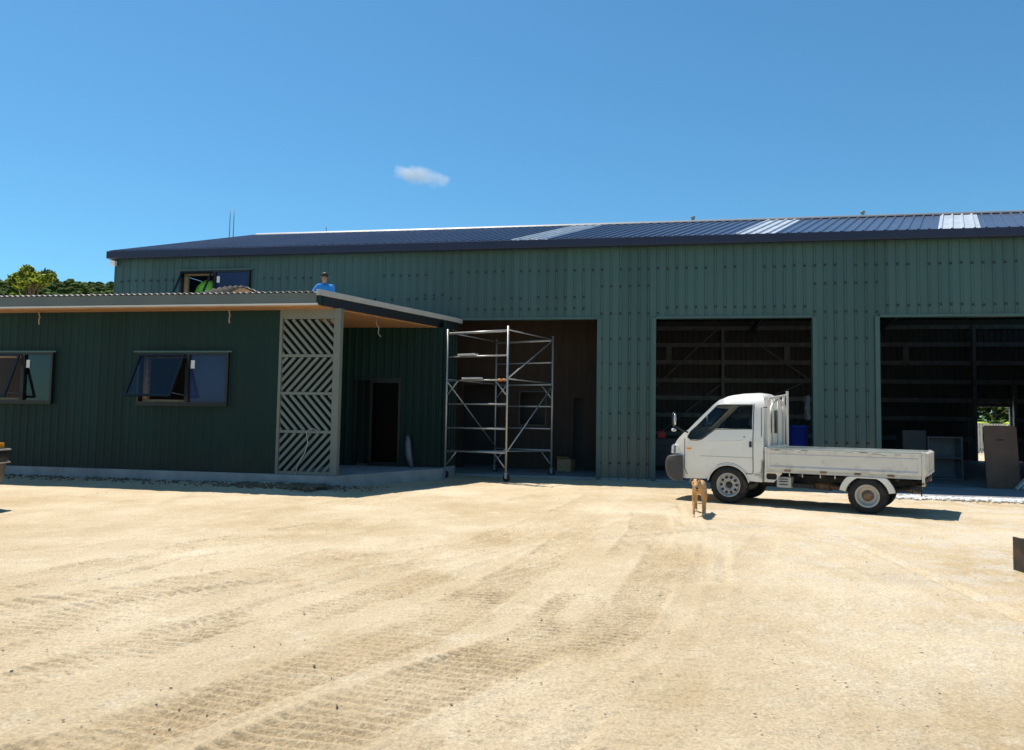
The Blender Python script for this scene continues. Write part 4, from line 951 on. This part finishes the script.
# bumper: loft of rounded sections along the plan curve
bp = MB(); sec = [(0, .36), (-.07, .37), (-.17, .42), (-.235, .53), (-.245, .70), (-.215, .81), (-.15, .86), (0, .865)]
path = [(-.885, .02, 0.0), (-.95, .0, .45), (-1.02, .02, .78), (-1.06, .10, .98), (-1.07, .32, 1.05), (-1.075, .79, 1.15), (-1.07, WD-.32, 1.05), (-1.06, WD-.10, .98), (-1.02, WD-.02, .78), (-.95, WD, .45), (-.885, WD-.02, 0.0)]
vv = []
for x, y, k in path:
    for dx, z in sec: vv.append((x+dx*k - (0 if k else 0), y, z + (.0 if k > .1 else 0)))
ns = len(sec); bp.add(vv, [(i*ns+j, i*ns+j+1, (i+1)*ns+j+1, (i+1)*ns+j) for i in range(len(path)-1) for j in range(ns-1)], 0, True)
bum = bp.build('front_bumper', MT['bumper'], truck)
md = bum.modifiers.new('subsurf', 'SUBSURF'); md.levels = 2; md.render_levels = 2
for y in (.30, WD-.30): fl = MB(); fl.lathe([(0, -.03), (.055, -.025), (.06, 0)], (-1.285, y, .60), 'x', 18); fl.build('fog_lamp', MT['lamp'], bum)
gr = MB(); gr.box(-1.225, -1.19, .42, WD-.42, .90, .98); gr.build('grille', MT['black'], truck, bevel=.01)
# mirrors
for side in (0, 1):
    sg = 1 if side == 0 else -1; y0_ = 0 if side == 0 else WD
    base, head = (-.77, y0_+sg*.09, 1.30), (-.98, y0_-sg*.22, 1.56); hx_, hy_, hz_ = head
    m_ = MB(); m_.ico(head, 1, 3, (.035, .075, .14)); mo = m_.build('door_mirror', MT['black'], truck)
    a_ = MB(); a_.tube([base, (base[0]-.1, base[1]-sg*.12, 1.34), (hx_, hy_, hz_-.12)], .015, 6); a_.build('mirror_arm', MT['black'], mo)
    l_ = MB(); l_.ico((hx_, hy_, hz_-.205), 1, 2, (.045, .085, .035)); l_.build('lower_mirror', MT['lamp'], mo)
    g_ = MB(); g_.ico((hx_+.024, hy_, hz_), 1, 3, (.016, .062, .118)); g_.build('mirror_glass', MT['lamp'], mo)
# interior
it = MB(); it.box(-.95, -.55, .12, WD-.12, .80, 1.12); it.build('dashboard', MT['seat'], truck, bevel=.05)
for y in (.14, .62, 1.02):
    st = MB(); st.box(-.10, .42, y, y+.42, .72, .90); st.box(.30, .44, y, y+.42, .9, 1.42); st.box(.32, .43, y+.1, y+.32, 1.44, 1.62); st.build('seat', MT['seat'], truck, bevel=.04)
sw = MB(); pts = []
cy_, cx_, cz_ = .38, -.42, 1.26
for k in range(21):
    a = 2*math.pi*k/20; pts.append((cx_+.17*math.sin(a)*.75, cy_+.19*math.cos(a), cz_+.17*math.sin(a)*.62))
sw.tube(pts, .014, 6); sw.tube([(cx_, cy_, cz_), (cx_-.25, cy_, cz_-.30)], .02, 6); sw.tube([pts[0], (cx_, cy_, cz_), pts[10]], .012, 6); sw.build('steering_wheel', MT['black'], truck)
fl = MB(); fl.box(-.85, .60, .06, WD-.06, .66, .70); fl.build('cab_floor', MT['chassis'], truck)
# wheel arch trim (front): raised lip
for side in (0, 1):
    a_ = MB(); pts = arc(0, .33, .392, 12, 168, 18); a_.tube([(x, (tuck(x, z)-.006) if side == 0 else WD-tuck(x, z)+.006, z) for x, z in pts], .014, 6); a_.build('arch_lip', MT['white'], truck)
    li = MB(); vv = []
    for x, z in arc(0, .33, .40, 5, 175, 16): vv += [(x, .012 if side == 0 else WD-.012, z), (x, .40 if side == 0 else WD-.40, z)]
    li.add(vv, [(2*i, 2*i+2, 2*i+3, 2*i+1) for i in range(16)]); li.build('arch_liner', MT['chassis'], truck, fixn=False)
    # skirt bracket behind the cab with the oval slot
    V3, T3, _ = panel2d([(.665, .44), (.83, .44), (.97, .60), (.985, .66), (.665, .66)], [[(.70, .52), (.72, .49), (.86, .49), (.885, .52), (.885, .57), (.86, .60), (.72, .60), (.70, .57)]], .06)
    sk = MB(); yb = .012 if side == 0 else WD-.012
    sk.add([(x, yb, z) for x, z in V3], T3); sk.build('skirt_bracket', MT['whiteold'], truck, fixn=False)
    dk = MB(); dk.box(.672, .96, .10 if side == 0 else WD-.13, .13 if side == 0 else WD-.10, .45, .65); dk.build('cab_mount', MT['chassis'], truck)
for side in (0, 1):
    yy = tuck(-.62, 1.02) if side == 0 else WD-tuck(-.62, 1.02)
    b = MB(); b.box(-.80, -.72, yy-.012, yy+.012, .985, 1.02); b.build('side_indicator', MT['orangelens'], truck, bevel=.005)
for y0, y1 in ((.30, .78), (.82, 1.30)):
    b = MB(); b.tube([(-.85, y0, 1.385), (-.80, y0+.1, 1.42), (-.72, y1, 1.47)], .008, 5); b.build('wiper', MT['black'], truck)
b = MB(); b.tube([(.615, .012, 1.80), (.612, .012, .60)], .007, 5); b.build('body_seam', MT['chassis'], truck)
b = MB(); b.tube([(-.86, tuck(-.86, .86)-.001, .868), (-.5, tuck(-.5, .86)-.001, .868), (.45, tuck(.45, .86)-.001, .868)], .005, 5); b.build('swage_line', MT['verge'], truck)
# model lettering plate near the door base
pt = MB(); pt.box(.485, .585, .004, .0085, .545, .58); pt.build('badge', MT['verge'], truck)
# tray
BX0, BX1, BZ0, BZ1 = .68, 3.24, .655, 1.06
for side in (0, 1):
    y = -.028 if side == 0 else WD-.004; s = MB(); d = -1 if side == 0 else 1
    s.box(BX0+.045, BX1-.045, y, y+.032, BZ0+.03, BZ1-.02)
    sd = s.build('drop_side', MT['whiteold'], truck, bevel=.004)
    yo = y-.012 if side == 0 else y+.0325
    r = MB(); r.box(BX0+.046, BX1-.046, yo, yo+.0115, BZ1-.075, BZ1-.021); r.box(BX0+.046, BX1-.046, yo, yo+.0115, BZ0+.031, BZ0+.075); r.box(BX0+.046, BX0+.10, yo, yo+.0115, BZ0+.0755, BZ1-.0755); r.box(BX1-.10, BX1-.046, yo, yo+.0115, BZ0+.0755, BZ1-.0755); r.build('pressed_border', MT['whiteold'], sd, bevel=.003)
    r = MB(); r.box(BX0+.045, BX1-.045, y-.004, y+.036, BZ1-.0195, BZ1+.004); r.build('top_rail', MT['bedfloor'], sd)
    yl = yo-.0025 if side == 0 else yo+.012
    r = MB(); r.box(BX0+.101, BX1-.101, y-.0035 if side == 0 else y+.0325, y-.0005 if side == 0 else y+.0355, BZ1-.105, BZ1-.092); r.box(BX0+.101, BX1-.101, y-.0035 if side == 0 else y+.0325, y-.0005 if side == 0 else y+.0355, BZ0+.088, BZ0+.097); r.build('pinstripe', MT['stripe'], sd)
    r = MB()
    for k in range(16):
        x = BX0+.1+random.random()*2.2; zz = BZ1-random.choice((.066, .045, .03)); r.box(x, x+random.uniform(.02, .13), yl, yl+.002, zz, zz+random.uniform(.005, .012))
    r.build('rust_mark', MT['rust'], sd)
    for x in (BX0+.35, BX0+.95, BX0+1.5, BX1-.55):
        h = MB(); h.box(x, x+.10, y-.022 if side == 0 else y+.034, y-.001 if side == 0 else y+.055, BZ0-.005, BZ0+.028); h.build('hinge', MT['rust'], sd)
tg = MB(); tg.box(BX1-.002, BX1+.03, .02, WD-.02, BZ0+.03, BZ1-.0); tgo = tg.build('tailgate', MT['whiteold'], truck, bevel=.004)
r = MB()
for z0, z1 in ((BZ0+.031, BZ0+.08), (BZ1-.06, BZ1-.011)): r.box(BX1+.0305, BX1+.045, .04, WD-.04, z0, z1)
for y in (.04, .5, 1.0, WD-.10): r.box(BX1+.0305, BX1+.043, y, y+.06, BZ0+.081, BZ1-.061)
r.build('pressed_rib', MT['whiteold'], tgo)
for y0, y1 in ((-.034, .018), (WD-.018, WD+.034)):
    for x0, x1, zb in ((BX0, BX0+.044, BZ0), (BX1-.044, BX1-.003, BZ0-.14)):
        p = MB(); p.box(x0, x1, y0, y1, zb, BZ1+.012); p.build('corner_post', MT['whiteold'], truck, bevel=.006)
    p = MB(); p.lathe([(0, -.045 if y0 < 0 else .045), (.018, -.045 if y0 < 0 else .045), (.018, 0)], (BX1-.024, y0 if y0 < 0 else y1, BZ0-.10), 'y', 10); p.build('post_pin', MT['rust'], truck)
p = MB(); p.box(BX0, BX1-.003, .033, WD-.038, BZ0+.0, BZ0+.04); p.box(BX0, BX1-.05, -.02, .0325, BZ0-.03, BZ0+.029); p.box(BX0, BX1-.05, WD-.0375, WD+.02, BZ0-.03, BZ0+.029); p.build('tray_floor', MT['bedfloor'], truck)
for x in np.arange(.85, 3.2, .39):
    p = MB(); p.box(x, x+.06, .06, WD-.06, BZ0-.085, BZ0-.031); p.build('cross_member', MT['chassis'], truck)
# headboard guard
hb = MB(); xg = .715
hb.box(xg, xg+.04, .03, .07, BZ0+.04, 1.95); hb.box(xg, xg+.045, WD-.075, WD-.03, BZ0+.04, 2.14)
hb.bar((xg+.02, .05, 1.97), (xg+.02, WD-.076, 2.08), .036, .036); hb.box(xg, xg+.04, .071, WD-.071, 1.06, 1.10)
gd = hb.build('headboard', MT['whiteold'], truck, bevel=.006)
for y in (.36, .79, 1.22): p = MB(); p.tube([(xg+.02, y, 1.10), (xg+.02, y, 1.975+.075*y)], .022, 8); p.build('guard_bar', MT['whiteold'], gd)
p = MB(); p.tube([(xg+.02, .10, 1.10)]+[(xg+.02, .79+.69*math.cos(R(a)), 1.55+.42*math.sin(R(a))) for a in range(180, -1, -12)]+[(xg+.02, WD-.10, 1.10)], .026, 8); p.build('guard_hoop', MT['whiteold'], gd)
p = MB(); p.box(xg-.02, xg-.001, .08, WD-.08, BZ0+.05, 1.055); p.build('headboard_panel', MT['whiteold'], gd)
for y in (WD-.075,): p = MB(); p.box(xg-.004, xg+.049, y-.005, y+.05, 2.1405, 2.16); p.build('post_cap', MT['whiteold'], gd)
p = MB(); p.tube([(xg+.02, .05, 1.8), (xg-.07, .05, 1.8)], .014, 6); p.build('guard_stay', MT['rust'], gd)
# chassis
for y in (.40, WD-.47): p = MB(); p.box(-.75, 3.20, y, y+.07, .46, .57); p.build('chassis_rail', MT['chassis'], truck)
p = MB(); p.tube([(0, .2, .35), (0, WD-.2, .35)], .05, 10); p.build('front_axle', MT['chassis'], truck)
p = MB(); p.tube([(2.37, .2, .30), (2.37, WD-.2, .30)], .05, 10); p.ico((2.37, .79, .30), .15, 2); p.build('rear_axle', MT['chassis'], truck)
for y in (.36, WD-.36): p = MB(); p.tube([(1.75, y, .45), (2.1, y, .35), (2.37, y, .33), (2.65, y, .36), (3.0, y, .46)], .028, 6); p.build('leaf_spring', MT['chassis'], truck)
p = MB(); p.box(.45, 1.0, .5, 1.1, .32, .55); p.build('gearbox', MT['chassis'], truck, bevel=.04)
p = MB(); p.tube([(.9, .95, .38), (1.6, .6, .38), (2.0, .55, .36)], .04, 8); p.tube([(1.3, .756, .38), (1.7, .594, .377)], .075, 10); ex_ = p.build('exhaust', MT['rust'], truck); p = MB(); p.tube([(2.75, .5, .42), (3.15, .3, .40)], .03, 8); p.build('tailpipe', MT['rust'], ex_)
p = MB(); p.tube([(1.0, .79, .40), (2.25, .79, .33)], .035, 8); p.build('prop_shaft', MT['chassis'], truck)
p = MB(); p.box(1.3, 1.85, .95, 1.45, .34, .58); p.build('fuel_tank', MT['chassis'], truck, bevel=.04)
p = MB(); p.box(.87, 1.12, .05, .30, .355, .545); bx = p.build('battery_box', MT['verge'], truck, bevel=.012)
p = MB(); p.box(.92, 1.07, .035, .049, .40, .415); p.box(.92, 1.07, .035, .049, .455, .47); p.box(.92, 1.07, .035, .049, .50, .512); p.build('vent_slot', MT['chassis'], bx)
p = MB(); p.box(1.13, 1.5, .12, .26, .36, .44); p.build('air_tank', MT['chassis'], truck, bevel=.02)
for x in (1.1, 1.32, 1.62, 1.86): p = MB(); p.tube([(x, .02, .63), (x+.005, .02, .56)], .009, 6); p.build('rope_hook', MT['whiteold'], truck)
# rear bumper beam, lamps, mud flaps, lettering-free plate
p = MB(); p.box(3.10, 3.18, .12, WD-.12, .44, .52); p.build('rear_beam', MT['chassis'], truck)
for y in (.10, WD-.32): p = MB(); p.box(3.19, 3.235, y, y+.22, .52, .62); tl = p.build('tail_light', MT['redlens'], truck, bevel=.006); p = MB(); p.box(3.2355, 3.240, y+.02, y+.08, .535, .605); p.build('indicator', MT['orangelens'], tl)
p = MB(); p.tube([(3.05, .05, .5), (3.05, .05, .38)], .008, 6); p.tube([(3.16, .25, .44), (3.17, .25, .33)], .01, 6); p.build('tow_hook', MT['chassis'], truck)
for side in (0, 1):
    y0, y1 = (-.032, .055) if side == 0 else (WD-.055, WD+.032)
    out = arc(2.37, .29, .445, 12, 168, 18); inn = arc(2.37, .29, .345, 168, 12, 18)
    p = MB(); vv = []; n = len(out)
    for a_, c_ in zip(out, inn[::-1]):
        vv += [(a_[0], y0, min(a_[1], .622)), (c_[0], y0, min(c_[1], .60)), (c_[0], y1, min(c_[1], .60)), (a_[0], y1, min(a_[1], .622))]
    p.add(vv, [(4*i+j, 4*i+(j+1) % 4, 4*i+4+(j+1) % 4, 4*i+4+j) for i in range(n-1) for j in range(4)]+[(0, 1, 2, 3), (4*n-1, 4*n-2, 4*n-3, 4*n-4)]); p.build('mudguard', MT['white'], truck, bevel=.006)
wheel(truck, (0, .105, .345), .345, .215, .19, 'front', -1); wheel(truck, (0, WD-.105, .345), .345, .215, .19, 'front', 1)
for y, o_ in ((.085, -1), (.27, -1), (WD-.27, 1), (WD-.085, 1)): wheel(truck, (2.37, y, .30), .30, .185, .165, 'rear', o_)

# ------------------------------------------------------------------ red vehicle nose at the left edge
van = thing('red_pickup', 'red vehicle with black front bumper and amber indicator at the left edge', 'vehicle', (-7.77, 11.5, 0), math.pi-R(4))
# local +x points backwards (away from nose, to image left)
VW = 1.66
vo = [(.14, .56), (.34, .47)]+[(.80+.37*math.cos(R(a)), .36+.37*math.sin(R(a))) for a in range(170, 9, -16)]+[(2.6, .42)]+[(3.2+.37*math.cos(R(a)), .36+.37*math.sin(R(a))) for a in range(170, 9, -16)]+[(4.3, .5), (4.35, 1.1), (2.75, 1.12), (2.68, 1.75), (1.65, 1.78), (1.05, 1.16), (.22, 1.06), (.16, .98), (.14, .8)]
Vv, Tv, OV = panel2d(vo, [[(1.32, 1.22), (1.75, 1.68), (2.58, 1.66), (2.62, 1.2)]], .12)
b = MB()
for yy, fl_ in ((0, 0), (VW, 1)): b.add([(x, yy, z) for x, z in Vv], [t if not fl_ else t[::-1] for t in Tv])
nO = len(OV); b.add([(x, y, z) for x, z in OV for y in (0, VW)], [(2*i, 2*((i+1) % nO), 2*((i+1) % nO)+1, 2*i+1) for i in range(nO) if OV[i][1] > .47 or OV[i][0] < .3])
vb = b.build('body', MT['redpaint'], van)
bm = bmesh.new(); bm.from_mesh(vb.data); bmesh.ops.remove_doubles(bm, verts=bm.verts, dist=.002); bmesh.ops.recalc_face_normals(bm, faces=bm.faces); bm.to_mesh(vb.data); bm.free()
md = vb.modifiers.new('bevel', 'BEVEL'); md.width = .03; md.segments = 3; md.limit_method = 'ANGLE'; md.angle_limit = R(40)
for y in (.01, VW-.016): b = MB(); b.prism([(1.32, 1.22), (1.75, 1.68), (2.58, 1.66), (2.62, 1.2)], y, y+.006, 'xz'); b.build('side_window', MT['glass_blue'], van)
b = MB(); b.add([(1.03, .12, 1.17), (1.03, VW-.12, 1.17), (1.60, VW-.16, 1.755), (1.60, .16, 1.755)], [(0,1,2,3)]); b.build('windscreen', MT['glass_blue'], van)
b = MB(); vv = []; sec = [(.20, .93), (-.02, .925), (-.045, .90), (-.03, .74), (-.01, .70), (.015, .52), (.06, .40), (.20, .36)]
pth = [(.42, -.05, .2), (.10, -.055, .7), (.03, -.01, 1), (.0, .2, 1), (-.02, VW/2, 1), (0, VW-.2, 1), (.03, VW+.01, 1), (.10, VW+.055, .7), (.42, VW+.05, .2)]
for x, y, k in pth:
    for dx, z in sec: vv.append((x+dx*k, y, z))
n = len(sec); b.add(vv, [(i*n+j, i*n+j+1, (i+1)*n+j+1, (i+1)*n+j) for i in range(len(pth)-1) for j in range(n-1)], 0, True); fbm_ = b.build('front_bumper', MT['black'], van); 
for z in (.915, .72):
    b = MB(); b.tube([(x-.05*k, y-(.012 if y < .1 else (-.012 if y > VW-.1 else 0)), z) for x, y, k in pth], .012, 6); b.build('bright_strip', MT['alu'], fbm_)
for y0 in (-.01, VW-.22): b = MB(); b.box(.07, .22, y0, y0+.23, .935, 1.015); b.build('indicator', MT['orangelens'], van, bevel=.01)
for y0 in (.24, VW-.56): b = MB(); b.box(.13, .20, y0, y0+.32, .935, 1.03); b.build('headlight', MT['lamp'], van, bevel=.01)
for x in (.80, 3.2):
    for y, o_ in ((.1, -1), (VW-.1, 1)): wheel(van, (x, y, .33), .33, .2, .2, 'front', o_)
b = MB(); b.box(.4, 4.2, .15, VW-.15, .40, .52); b.build('chassis', MT['chassis'], van)

# ------------------------------------------------------------------ beam end at the right edge
bm_ = thing('steel_beam', 'dark brown steel beam end with pale edge plate jutting in at the right edge', 'beam', (4.245, 6.0, .31), R(-2))
b = MB(); b.box(.004, 3.2, 0, .30, .005, .265); b.build('beam', MT['beam'], bm_, bevel=.004)
b = MB(); b.box(-.010, .0035, -.012, .31, 0, .275); b.build('end_plate', MT['beam'], bm_)
b = MB(); b.box(-.014, .012, -.024, -.0125, -.0, .275); b.build('edge_strip', MT['beamedge'], bm_)
b = MB(); b.box(.058, .075, -.012, -.0005, -.02, .27); b.build('strap', MT['beamedge'], bm_)
b = MB(); b.box(.075, .5, -.014, -.0125, -.03, .02); b.build('lower_lip', MT['beam'], bm_)
for x, lab in ((4.75, 'timber block carrying the near end of the dark steel beam'), (6.9, 'timber block carrying the far end of the dark steel beam')):
    b = MB(); b.box(-.12, .12, -.2, .5, -.02, .325); o = b.build('timber_block', MT['timber'], bevel=.006); o.location = (x, 6.0-(x-4.06)*math.tan(R(2)), 0); tag(o, lab, 'block', 'timber blocks under the beam')

# ------------------------------------------------------------------ organic figures (skin modifier)
def skinned(name, nodes, edges, rad, root, mats, matfn, sub=2):
    me_ = bpy.data.meshes.new(name+'_cage'); me_.from_pydata(nodes, edges, []); o = bpy.data.objects.new(name+'_cage', me_); COL.objects.link(o)
    md = o.modifiers.new('skin', 'SKIN'); md.use_smooth_shade = True
    sv = me_.skin_vertices[0].data
    for i, r in enumerate(rad): sv[i].radius = (r, r) if not isinstance(r, tuple) else r; sv[i].use_root = (i == root)
    md2 = o.modifiers.new('sub', 'SUBSURF'); md2.levels = sub; md2.render_levels = sub
    dg = bpy.context.evaluated_depsgraph_get(); dg.update(); nm = bpy.data.meshes.new_from_object(o.evaluated_get(dg)); nm.name = name
    bpy.data.objects.remove(o); bpy.data.meshes.remove(me_)
    nm.materials.clear()
    for m in mats: nm.materials.append(m)
    for p in nm.polygons: p.use_smooth = True; p.material_index = matfn(p.center)
    return nm
# dog: local +x forward
ND = {'pel': (-.28, .02, .46), 'mid': (-.04, .01, .44), 'chest': (.18, 0, .42), 'neck': (.32, -.03, .49), 'head': (.42, -.05, .545), 'muz': (.515, -.03, .495), 'nose': (.575, -.015, .465), 'rump': (-.36, .02, .47), 't1': (-.44, .03, .47), 't2': (-.52, .05, .40), 't3': (-.58, .07, .32)}
LEG = {}
for s, nm_ in ((1, 'l'), (-1, 'r')):
    f = -.05 if s > 0 else .11
    LEG['fs'+nm_] = (.20, .075*s, .36); LEG['fe'+nm_] = (.15+f*.4, .085*s, .25); LEG['fw'+nm_] = (.19+f, .08*s, .10); LEG['fp'+nm_] = (.20+f, .08*s, .025); LEG['ft'+nm_] = (.245+f, .08*s, .018)
    g_ = .09 if s > 0 else -.10
    LEG['hs'+nm_] = (-.28, .075*s, .38); LEG['hk'+nm_] = (-.20+g_*.5, .09*s, .27); LEG['hh'+nm_] = (-.34+g_, .085*s, .15); LEG['hp'+nm_] = (-.31+g_, .085*s, .03); LEG['ht'+nm_] = (-.265+g_, .085*s, .02)
ND.update(LEG); keys = list(ND); KI = {k: i for i, k in enumerate(keys)}
ED = [('pel','mid'),('mid','chest'),('chest','neck'),('neck','head'),('head','muz'),('muz','nose'),('pel','rump'),('rump','t1'),('t1','t2'),('t2','t3')]
for n_ in 'lr': ED += [('chest','fs'+n_),('fs'+n_,'fe'+n_),('fe'+n_,'fw'+n_),('fw'+n_,'fp'+n_),('fp'+n_,'ft'+n_),('pel','hs'+n_),('hs'+n_,'hk'+n_),('hk'+n_,'hh'+n_),('hh'+n_,'hp'+n_),('hp'+n_,'ht'+n_)]
RD = {'pel': .10, 'mid': .088, 'chest': .100, 'neck': .07, 'head': .083, 'muz': .05, 'nose': .036, 'rump': .07, 't1': .026, 't2': .02, 't3': .012}
for n_ in 'lr':
    for k, r in (('fs', .050), ('fe', .034), ('fw', .024), ('fp', .026), ('ft', .024), ('hs', .07), ('hk', .056), ('hh', .030), ('hp', .027), ('ht', .025)): RD[k+n_] = r
dogm = skinned('dog', [ND[k] for k in keys], [(KI[a], KI[b_]) for a, b_ in ED], [RD[k] for k in keys], KI['pel'], [MT['dogfur'], MT['dogpale']], lambda c: 1 if (c.z < .05 or (c.x > .53 and c.z < .475) or (c.x > .18 and c.z < .36 and c.z > .30 and abs(c.y) < .04)) else 0)
dog = bpy.data.objects.new('dog', dogm); COL.objects.link(dog); tag(dog, 'tan short haired dog walking towards the viewer beside the truck wheel', 'dog')
dog.location = (3.07, 12.1, 0); dog.rotation_euler = (0, 0, R(-90-17)); dog.scale = (1.0, .88, 1.04)
hc = Vector((.425, -.045, .55))
for s in (1, -1):
    e = MB(); q_ = lambda x, y, z: (hc.x+x, hc.y+s*y, hc.z+z)
    e.add([q_(-.04, .045, .07), q_(.01, .062, .062), q_(.03, .098, -.03), q_(-.005, .105, -.035), q_(0, .095, .045), q_(-.05, .085, .035)], [(0, 1, 4), (1, 2, 4), (2, 3, 4), (3, 5, 4), (5, 0, 4)]); eo = e.build('ear', MT['dogear'], dog); m_ = eo.modifiers.new('solid', 'SOLIDIFY'); m_.thickness = .016; m_ = eo.modifiers.new('sub', 'SUBSURF'); m_.levels = 1; m_.render_levels = 1
    e = MB(); e.ico(q_(.078, .038, .030), .014, 2); e.build('eye', MT['dognose'], dog)
e = MB(); e.ico((.606, -.008, .470), 1, 2, (.018, .026, .020)); e.build('nose', MT['dognose'], dog)
e = MB(); e.tube([(.59, -.038, .440), (.600, -.010, .434), (.59, .016, .440)], .006, 5); e.build('mouth', MT['dognose'], dog)

# worker kneeling on the annex roof; local +x to camera (-y world)
PN = [(0,0,.46), (.06,0,.66), (.10,0,.84), (.115,0,.94), (.13,0,1.0),            # 0 pelvis..4 neck top
      (.10,.19,.86), (.20,.28,.62), (.38,.26,.46), (.46,.25,.42), (.10,-.19,.86), (.22,-.30,.64), (.42,-.26,.50), (.50,-.25,.46),   # arms 5-12
      (.02,.11,.42), (.36,.15,.10), (-.02,.13,.07), (-.14,.13,.05), (.02,-.11,.42), (.36,-.15,.10), (-.02,-.13,.07), (-.14,-.13,.05), # legs 13-20
      (.15,0,1.07), (.155,0,1.16)]
PE = [(0,1),(1,2),(2,3),(3,4),(2,5),(5,6),(6,7),(7,8),(2,9),(9,10),(10,11),(11,12),(0,13),(13,14),(14,15),(15,16),(0,17),(17,18),(18,19),(19,20),(4,21),(21,22)]
PR = [.15,.145,.16,.07,.058,.085,.06,.045,.04,.085,.06,.045,.04,.105,.07,.055,.05,.105,.07,.055,.05,.088,.085]
def pmat(c):
    if c.z > .955 and abs(c.y) < .12: return 0
    if c.x > .30 and .36 < c.z < .58 and abs(c.y) > .18: return 0
    if c.z > .50 or abs(c.y) > .24: return 1
    return 2
pm = skinned('person', PN, PE, PR, 0, [MT['skin'], MT['shirt'], MT['trouser']], pmat)
person = bpy.data.objects.new('person', pm); COL.objects.link(person); tag(person, 'person in bright blue shirt kneeling on the annex roof behind its edge', 'person')
pp = Vector((-4.98, 19.4, rz(-1.1)+.005)); person.location = pp; person.rotation_euler = (0, 0, R(-90+6)); person.scale = (.93, .93, .93)
h = MB(); h.ico((.135, 0, 1.165), 1, 3, (.105, .098, .095)); ho = h.build('hair', MT['hair'], person)
for v in ho.data.vertices:
    if v.co.x > .19 and v.co.z < 1.19: v.co.x = .17
h = MB(); h.ico((.25, 0, 1.09), 1, 2, (.022, .016, .026)); h.build('nose', MT['skin'], person)
for s in (1, -1):
    h = MB(); h.ico((.232, .034*s, 1.125), .010, 1); h.build('eye', MT['hair'], person)
    h = MB(); h.ico((.145, .092*s, 1.11), 1, 2, (.022, .012, .032)); h.build('ear', MT['skin'], person)
    for k in range(5):
        y0 = s*(.215+.02*k) if True else 0; bx_ = (.47 if s > 0 else .51); bz_ = (.415 if s > 0 else .455)
        h = MB(); h.tube([(bx_, y0, bz_), (bx_+.045, y0, bz_-.005), (bx_+.07+.012*(k in (1, 2)), y0, bz_-.03)], [.011, .010, .008], 6); h.build('finger', MT['skin'], person)
h = MB(); h.tube([(.238, -.028, 1.055), (.245, 0, 1.052), (.238, .028, 1.055)], .006, 5); h.build('mouth', MT['redlens'], person)

# ------------------------------------------------------------------ cloud
cm = bpy.data.materials.new('cloud_vapour'); cm.use_nodes = True; nt = cm.node_tree; L = nt.links.new
for n in list(nt.nodes):
    if n.type != 'OUTPUT_MATERIAL': nt.nodes.remove(n)
out = [n for n in nt.nodes if n.type == 'OUTPUT_MATERIAL'][0]
pv = nt.nodes.new('ShaderNodeVolumePrincipled'); pv.inputs['Color'].default_value = (1, 1, 1, 1); pv.inputs['Anisotropy'].default_value = .3
tc = nt.nodes.new('ShaderNodeTexCoord'); nz = nt.nodes.new('ShaderNodeTexNoise'); nz.inputs['Scale'].default_value = .016; nz.inputs['Detail'].default_value = 5; L(tc.outputs['Object'], nz.inputs['Vector'])
vm = nt.nodes.new('ShaderNodeVectorMath'); vm.operation = 'MULTIPLY'; vm.inputs[1].default_value = (1/185, 1/80, 1/58); L(tc.outputs['Object'], vm.inputs[0])
ln = nt.nodes.new('ShaderNodeVectorMath'); ln.operation = 'LENGTH'; L(vm.outputs[0], ln.inputs[0])
mr = nt.nodes.new('ShaderNodeMapRange'); mr.inputs['From Min'].default_value = 1.0; mr.inputs['From Max'].default_value = .25; mr.inputs['To Min'].default_value = -.55; mr.inputs['To Max'].default_value = .08; L(ln.outputs['Value'], mr.inputs['Value'])
ad = nt.nodes.new('ShaderNodeMath'); ad.operation = 'ADD'; L(nz.outputs[0], ad.inputs[0]); L(mr.outputs[0], ad.inputs[1])
mr2 = nt.nodes.new('ShaderNodeMapRange'); mr2.inputs['From Min'].default_value = .36; mr2.inputs['From Max'].default_value = .62; mr2.inputs['To Max'].default_value = .018; L(ad.outputs[0], mr2.inputs['Value']); L(mr2.outputs[0], pv.inputs['Density']); L(pv.outputs[0], out.inputs['Volume'])
b = MB(); b.ico((0,0,0), 1, 3, (185, 80, 58)); cl = b.build('cloud', cm, fixn=False)
cl.location = (-.134*2500, 2500, 1.5+.3339*2500); cl.rotation_euler = (0, R(16), 0); tag(cl, kind='structure')
